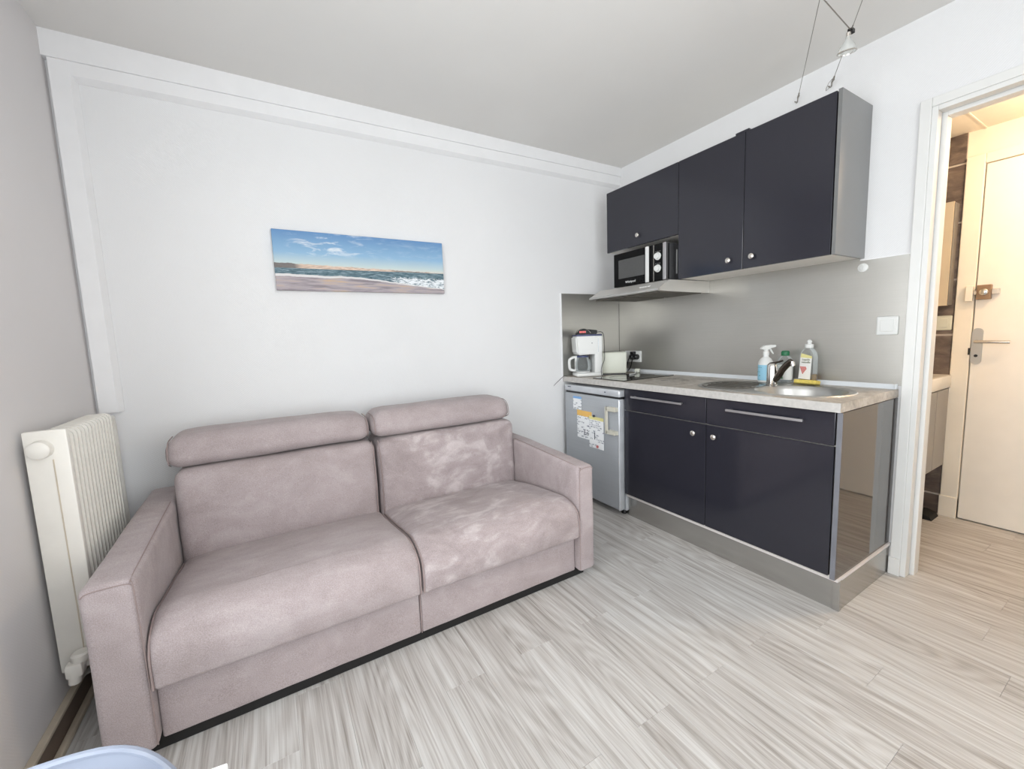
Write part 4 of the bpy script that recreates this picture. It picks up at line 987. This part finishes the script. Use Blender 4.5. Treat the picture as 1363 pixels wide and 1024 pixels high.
# clock on the coffee maker
ck = thing('alarm_clock', 'small black digital clock with red figures lying on the coffee maker', 'clock', (cx, cy, 1.21))
Tk = Matrix.Translation((cx - 0.005, cy, 1.2105)) @ Matrix.Rotation(math.radians(-32), 4, 'Z')
t_ = NB(); pr_ = [(-0.075, 0.0), (0.075, 0.0), (0.078, 0.028), (0.020, 0.036), (-0.030, 0.042), (-0.060, 0.032)]
prism(t_, pr_, 'y', -0.045, 0.045); bmesh.ops.bevel(t_, geom=t_.edges[:], offset=0.004, segments=2, affect='EDGES'); obj('case', t_, 'mw_black', ck, True, T=Tk)
obj('display', box(NB(), -0.058, -0.002, -0.0462, -0.044, 0.010, 0.027, 0.001, 1), 'black_plastic', ck, T=Tk)
for q in range(4): obj('digit', box(NB(), -0.053 + q * 0.012, -0.045 + q * 0.012, -0.0468, -0.0460, 0.012, 0.025), 'clock_red', ck, T=Tk)
t_ = NB(); tube(t_, curve_pts([(-0.074, -0.047, 0.018), (-0.050, -0.047, 0.040), (-0.025, -0.047, 0.044), (0.010, -0.047, 0.030), (0.030, -0.047, 0.008)], 20), 0.002, 6); obj('silver_trim', t_, 'nickel', ck, T=Tk)
t_ = NB(); tube(t_, curve_pts([tuple(Tk @ Vector((0.073, -0.030, 0.014)))] + [tuple(Tc @ Vector(q)) for q in ((0.100, -0.050, 0.324), (0.112, -0.060, 0.300), (0.114, -0.066, 0.240), (0.114, -0.070, 0.170), (0.108, -0.082, 0.120), (0.090, -0.086, 0.080), (0.082, -0.086, 0.040), (0.088, -0.092, 0.003), (0.110, -0.100, 0.003))], 54), 0.0022, 6); obj('cable', t_, 'black_plastic', ck, True)
# toaster
tx, ty = -0.250, -0.172
ts = thing('toaster', 'cream toaster standing behind the coffee maker', 'toaster', (tx, ty, 0.9))
Tt = Matrix.Translation((tx, ty, 0.9)) @ Matrix.Rotation(math.radians(-38), 4, 'Z')
bd = NB(); box(bd, -0.095, 0.095, -0.075, 0.075, 0.010, 0.172, 0.012, 3); obj('housing', bd, 'cream_plastic', ts, True, T=Tt)
for y in (-0.028, 0.028): obj('slot', box(NB(), -0.070, 0.070, y - 0.012, y + 0.012, 0.166, 0.1725), 'black_plastic', ts, T=Tt)
obj('lever', box(NB(), -0.108, -0.093, -0.018, 0.018, 0.095, 0.110, 0.003), 'black_plastic', ts, T=Tt)
obj('base', box(NB(), -0.085, 0.085, -0.066, 0.066, 0.0, 0.012), 'black_plastic', ts, T=Tt)
# wall socket with plugs
so = thing('double_socket', 'white double wall socket with black plugs beside the toaster', 'socket', (0, -0.155, 0.985))
obj('plate', box(NB(), -0.016, -0.004, -0.240, -0.075, 0.978, 1.066, 0.005), 'white_plastic', so)
for y in (-0.120, -0.196): 
    t_ = NB(); tube(t_, [(-0.0145, y, 1.022), (-0.018, y, 1.022)], 0.026, 24); obj('socket_face', t_, 'white_plastic', so)
for y, z in ((-0.165, 1.018), (-0.205, 1.020)):
    t_ = NB(); tube(t_, [(-0.015, y, z), (-0.045, y, z), (-0.052, y, z)], [0.022, 0.020, 0.012], 18); pg = obj('plug', t_, 'black_plastic', so, True)
    t2 = NB(); tube(t2, curve_pts([(-0.050, y, z), (-0.066, y + 0.005, z - 0.02), (-0.060, y + 0.03, z - 0.08), (-0.055, y + 0.06, z - 0.110)], 18), 0.004, 8); obj('cable', t2, 'black_plastic', pg, True)
obj('plug', box(NB(), -0.040, -0.012, -0.190, -0.150, 1.038, 1.062, 0.004), 'black_plastic', so)
ap = thing('extension_plug', 'white plug with short cable lying on the hob edge', 'plug', (-0.12, -0.30, 0.9))
Ta = Matrix.Translation((-0.105, -0.285, 0.9005)) @ Matrix.Rotation(0.5, 4, 'Z')
obj('plug_head', box(NB(), -0.020, 0.020, -0.018, 0.018, 0.0055, 0.036, 0.006), 'cream_plastic', ap, True, T=Ta)
t_ = NB(); tube(t_, curve_pts([tuple(Ta @ Vector(q)) for q in ((-0.018, 0, 0.018), (-0.07, 0.0, 0.010), (-0.13, -0.01, 0.0098), (-0.19, 0.01, 0.0098))], 20), 0.004, 8); obj('cable', t_, 'white_plastic', ap, True)
t_ = NB(); tube(t_, [Ta @ Vector((0.018, 0.008, 0.02)), Ta @ Vector((0.036, 0.008, 0.02))], 0.0024, 8); tube(t_, [Ta @ Vector((0.018, -0.008, 0.02)), Ta @ Vector((0.036, -0.008, 0.02))], 0.0024, 8); obj('pins', t_, 'chrome', ap)
# light switch and hook on the backsplash
sw = thing('light_switch', 'white light switch on the metal backsplash beside the doorway', 'switch', (0, -1.703, 1.197))
obj('plate', box(NB(), -0.015, -0.0045, -1.744, -1.664, 1.153, 1.241, 0.006), 'white_plastic', sw)
obj('rocker', box(NB(), -0.018, -0.013, -1.728, -1.680, 1.170, 1.224, 0.002), 'white_plastic', sw)
hk = thing('suction_hook', 'round white adhesive hook under the wall cabinets', 'hook', (0, -1.598, 1.482))
t_ = NB(); tube(t_, [(-0.0045, -1.599, 1.480), (-0.010, -1.599, 1.480), (-0.013, -1.599, 1.480)], [0.021, 0.020, 0.014], 24); obj('disc', t_, 'white_plastic', hk, True)
t_ = NB(); tube(t_, curve_pts([(-0.012, -1.599, 1.490), (-0.020, -1.599, 1.480), (-0.028, -1.599, 1.468), (-0.032, -1.599, 1.478)], 10), 0.0025, 8); obj('hook', t_, 'white_plastic', hk, True)
# loose cable on the wall beside the fridge
t_ = NB(); tube(t_, curve_pts([(-0.580, -0.030, 0.9012), (-0.600, -0.020, 0.9025), (-0.611, -0.0125, 0.896), (-0.64, -0.006, 0.872), (-0.67, -0.005, 0.852), (-0.69, -0.005, 0.835)], 20), 0.0013, 6)
lc = tag(obj('loose_cable', t_, 'rubber_black', smooth=True), 'thin dark cable hanging off the worktop onto the white wall', 'cable')

# ------------------------------------------------------------------ cable lamp over the kitchenette
WZ = 2.385
P1 = Vector((0, -1.278, WZ)); P2 = Vector((0, -1.427, WZ))
Q1 = hit(1091, 0, 2, WZ); Q2 = hit(1148, 0, 2, WZ)
def far(P, Q): d = Q - P; t = (LX - P.x) / d.x; t2 = (ROOM_Y - P.y) / d.y; return P + d * min(t, t2)
for P, Q, lab in ((P1, Q1, 'low-voltage lamp wire hooked above the middle wall cabinet'), (P2, Q2, 'low-voltage lamp wire that carries the spotlight')):
    w = thing('tension_wire', lab, 'wire', P)
    d = (Q - P).normalized()
    t_ = NB(); tube(t_, [P + d * 0.10, far(P, Q)], 0.0014, 6); obj('wire', t_, 'wire', w)
    t_ = NB(); tube(t_, [P + Vector((0.001, 0, 0)), P + Vector((-0.022, 0, 0))], 0.003, 8)
    tube(t_, [P + d * 0.034 + (d * math.cos(a) + Vector((0, 0, 1)) * math.sin(a)) * 0.012 for a in [2 * PI * i / 14 for i in range(14)]], 0.0018, 6, True)
    obj('wall_hook', t_, 'wire', w)
    t_ = NB(); tube(t_, [P + d * (0.046 + 0.056 * s) + Vector((0, 0, 0.005 * math.sin(7 * s))) for s in [i / 10 for i in range(11)]], [0.0022, 0.005, 0.0022, 0.005, 0.0022, 0.005, 0.0022, 0.005, 0.0022, 0.0045, 0.002], 6); obj('turnbuckle', t_, 'wire', w)
    if P is P2:
        t_ = NB(); tube(t_, curve_pts([P + d * 0.10, P + d * 0.085 + Vector((0, 0.020, -0.012)), P + d * 0.055 + Vector((0, 0.026, -0.028)), P + d * 0.040 + Vector((0, 0.008, -0.014))], 16), 0.0012, 6); obj('loose_end', t_, 'wire', w)
d2 = (Q2 - P2).normalized(); d1 = (Q1 - P1).normalized()
# the point on the lamp's wire above the bulb
best = min((P2 + d2 * (0.2 + 0.002 * i) for i in range(300)), key=lambda q: abs((PX + F_PX * (q - CAM).dot(RIGHT) / (q - CAM).dot(FWD)) - 1133))
Lp = best
la = thing('wire_spotlight', 'small glass reflector spotlight clipped between two lamp wires', 'spotlight', Lp)
A1 = hit(1092, -6, 2, WZ)
t_ = NB(); tube(t_, [Lp, A1], 0.0020, 8); tube(t_, [Lp - d2 * 0.004, Lp + d2 * 0.030 + Vector((0, 0, 0.002))], 0.0026, 8); obj('cross_arm', t_, 'wire', la)
obj('clip', box(NB(), Lp.x - 0.012, Lp.x + 0.012, Lp.y - 0.009, Lp.y + 0.009, Lp.z - 0.010, Lp.z + 0.006, 0.002), 'black_plastic', la)
ax_ = Vector((0.16, 0.10, -1)).normalized(); Tl = Matrix.Translation(Lp + Vector((-0.012, 0.004, -0.008))) @ Vector((0, 0, 1)).rotation_difference(ax_).to_matrix().to_4x4()
t_ = NB(); lathe(t_, [(0.008, 0.0), (0.008, 0.018)], n=12); obj('socket', t_, 'nickel', la, T=Tl)
t_ = NB(); lathe(t_, [(0.008, 0.014), (0.010, 0.026), (0.016, 0.034), (0.024, 0.046), (0.030, 0.060), (0.032, 0.068)], n=26, cap=False); obj('reflector', t_, 'lamp_glass', la, True, T=Tl)
t_ = NB(); lathe(t_, [(0.004, 0.02), (0.006, 0.035), (0.005, 0.046), (0.001, 0.050)], n=12); obj('bulb', t_, 'label_white', la, True, T=Tl)
t_ = NB(); lathe(t_, [(0.032, 0.066), (0.033, 0.070), (0.030, 0.071)], n=26, cap=False); obj('rim', t_, 'nickel', la, True, T=Tl)

# ------------------------------------------------------------------ chair and table corner at the near edge
ch = thing('plastic_chair', 'pale blue plastic shell chair pushed up to the white table', 'chair', (-2.840, -2.05, 0))
CXc = -2.840
b = NB(); NU, NV = 30, 14; g = []
def shell(u, v, hw=0.180):
    top = 0.743 - 0.10 * abs(u) ** 6
    return Vector((CXc + hw * u * (0.94 + 0.06 * v), -1.872 + 0.045 * v - 0.035 * u * u, 0.46 + (top - 0.46) * v))
for i in range(NU + 1):
    u = math.sin((-1 + 2 * i / NU) * PI / 2)
    g.append([b.verts.new(shell(u, j / NV)) for j in range(NV + 1)])
for i in range(NU):
    for j in range(NV): b.faces.new((g[i][j], g[i + 1][j], g[i + 1][j + 1], g[i][j + 1]))
bmesh.ops.recalc_face_normals(b, faces=b.faces)
bmesh.ops.solidify(b, geom=b.faces[:], thickness=0.006)
obj('backrest', b, 'chair_shell', ch, True)
t_ = NB(); tube(t_, [shell(math.sin((-1 + 2 * i / 40) * PI / 2), 1.0) for i in range(41)], 0.0045, 8); obj('rim', t_, 'chair_shell', ch, True)
t_ = NB(); soft(t_, CXc - 0.180, CXc + 0.180, -2.28, -1.868, 0.435, 0.465, 0.014, lambda p: p + Vector((0, 0, 0.02 * ((p.x - CXc) / 0.180) ** 2)), 3, (10, 10, 1)); obj('seat', t_, 'chair_shell', ch, True)
for sx in (-1, 1):
    for sy, yy in ((1, -1.93), (-1, -2.24)):
        t_ = NB(); tube(t_, [(CXc + sx * 0.135, yy, 0.44), (CXc + sx * 0.165, yy + sy * 0.030, 0.0)], [0.013, 0.010], 10); obj('leg', t_, 'alu_bar', ch, True)
tb = thing('white_table', 'white rectangular table beside the pale blue chair', 'table', (-2.9, -2.2, 0))
TC = hit(303, 1015, 2, 0.74)
Tt_ = rotz((TC.x, TC.y, 0), math.radians(-8))
TL, TD = TC.x - 0.475, TC.y - 0.58
obj('tabletop', box(NB(), TL, TC.x, TD, TC.y, 0.725, 0.740, 0.001, 1), 'table_white', tb, T=Tt_)
for x in (TL + 0.014, TC.x - 0.014):
    for y in (TD + 0.016, TC.y - 0.016): obj('leg', box(NB(), x - 0.012, x + 0.012, y - 0.012, y + 0.012, 0, 0.725, 0.003), 'table_white', tb, T=Tt_)
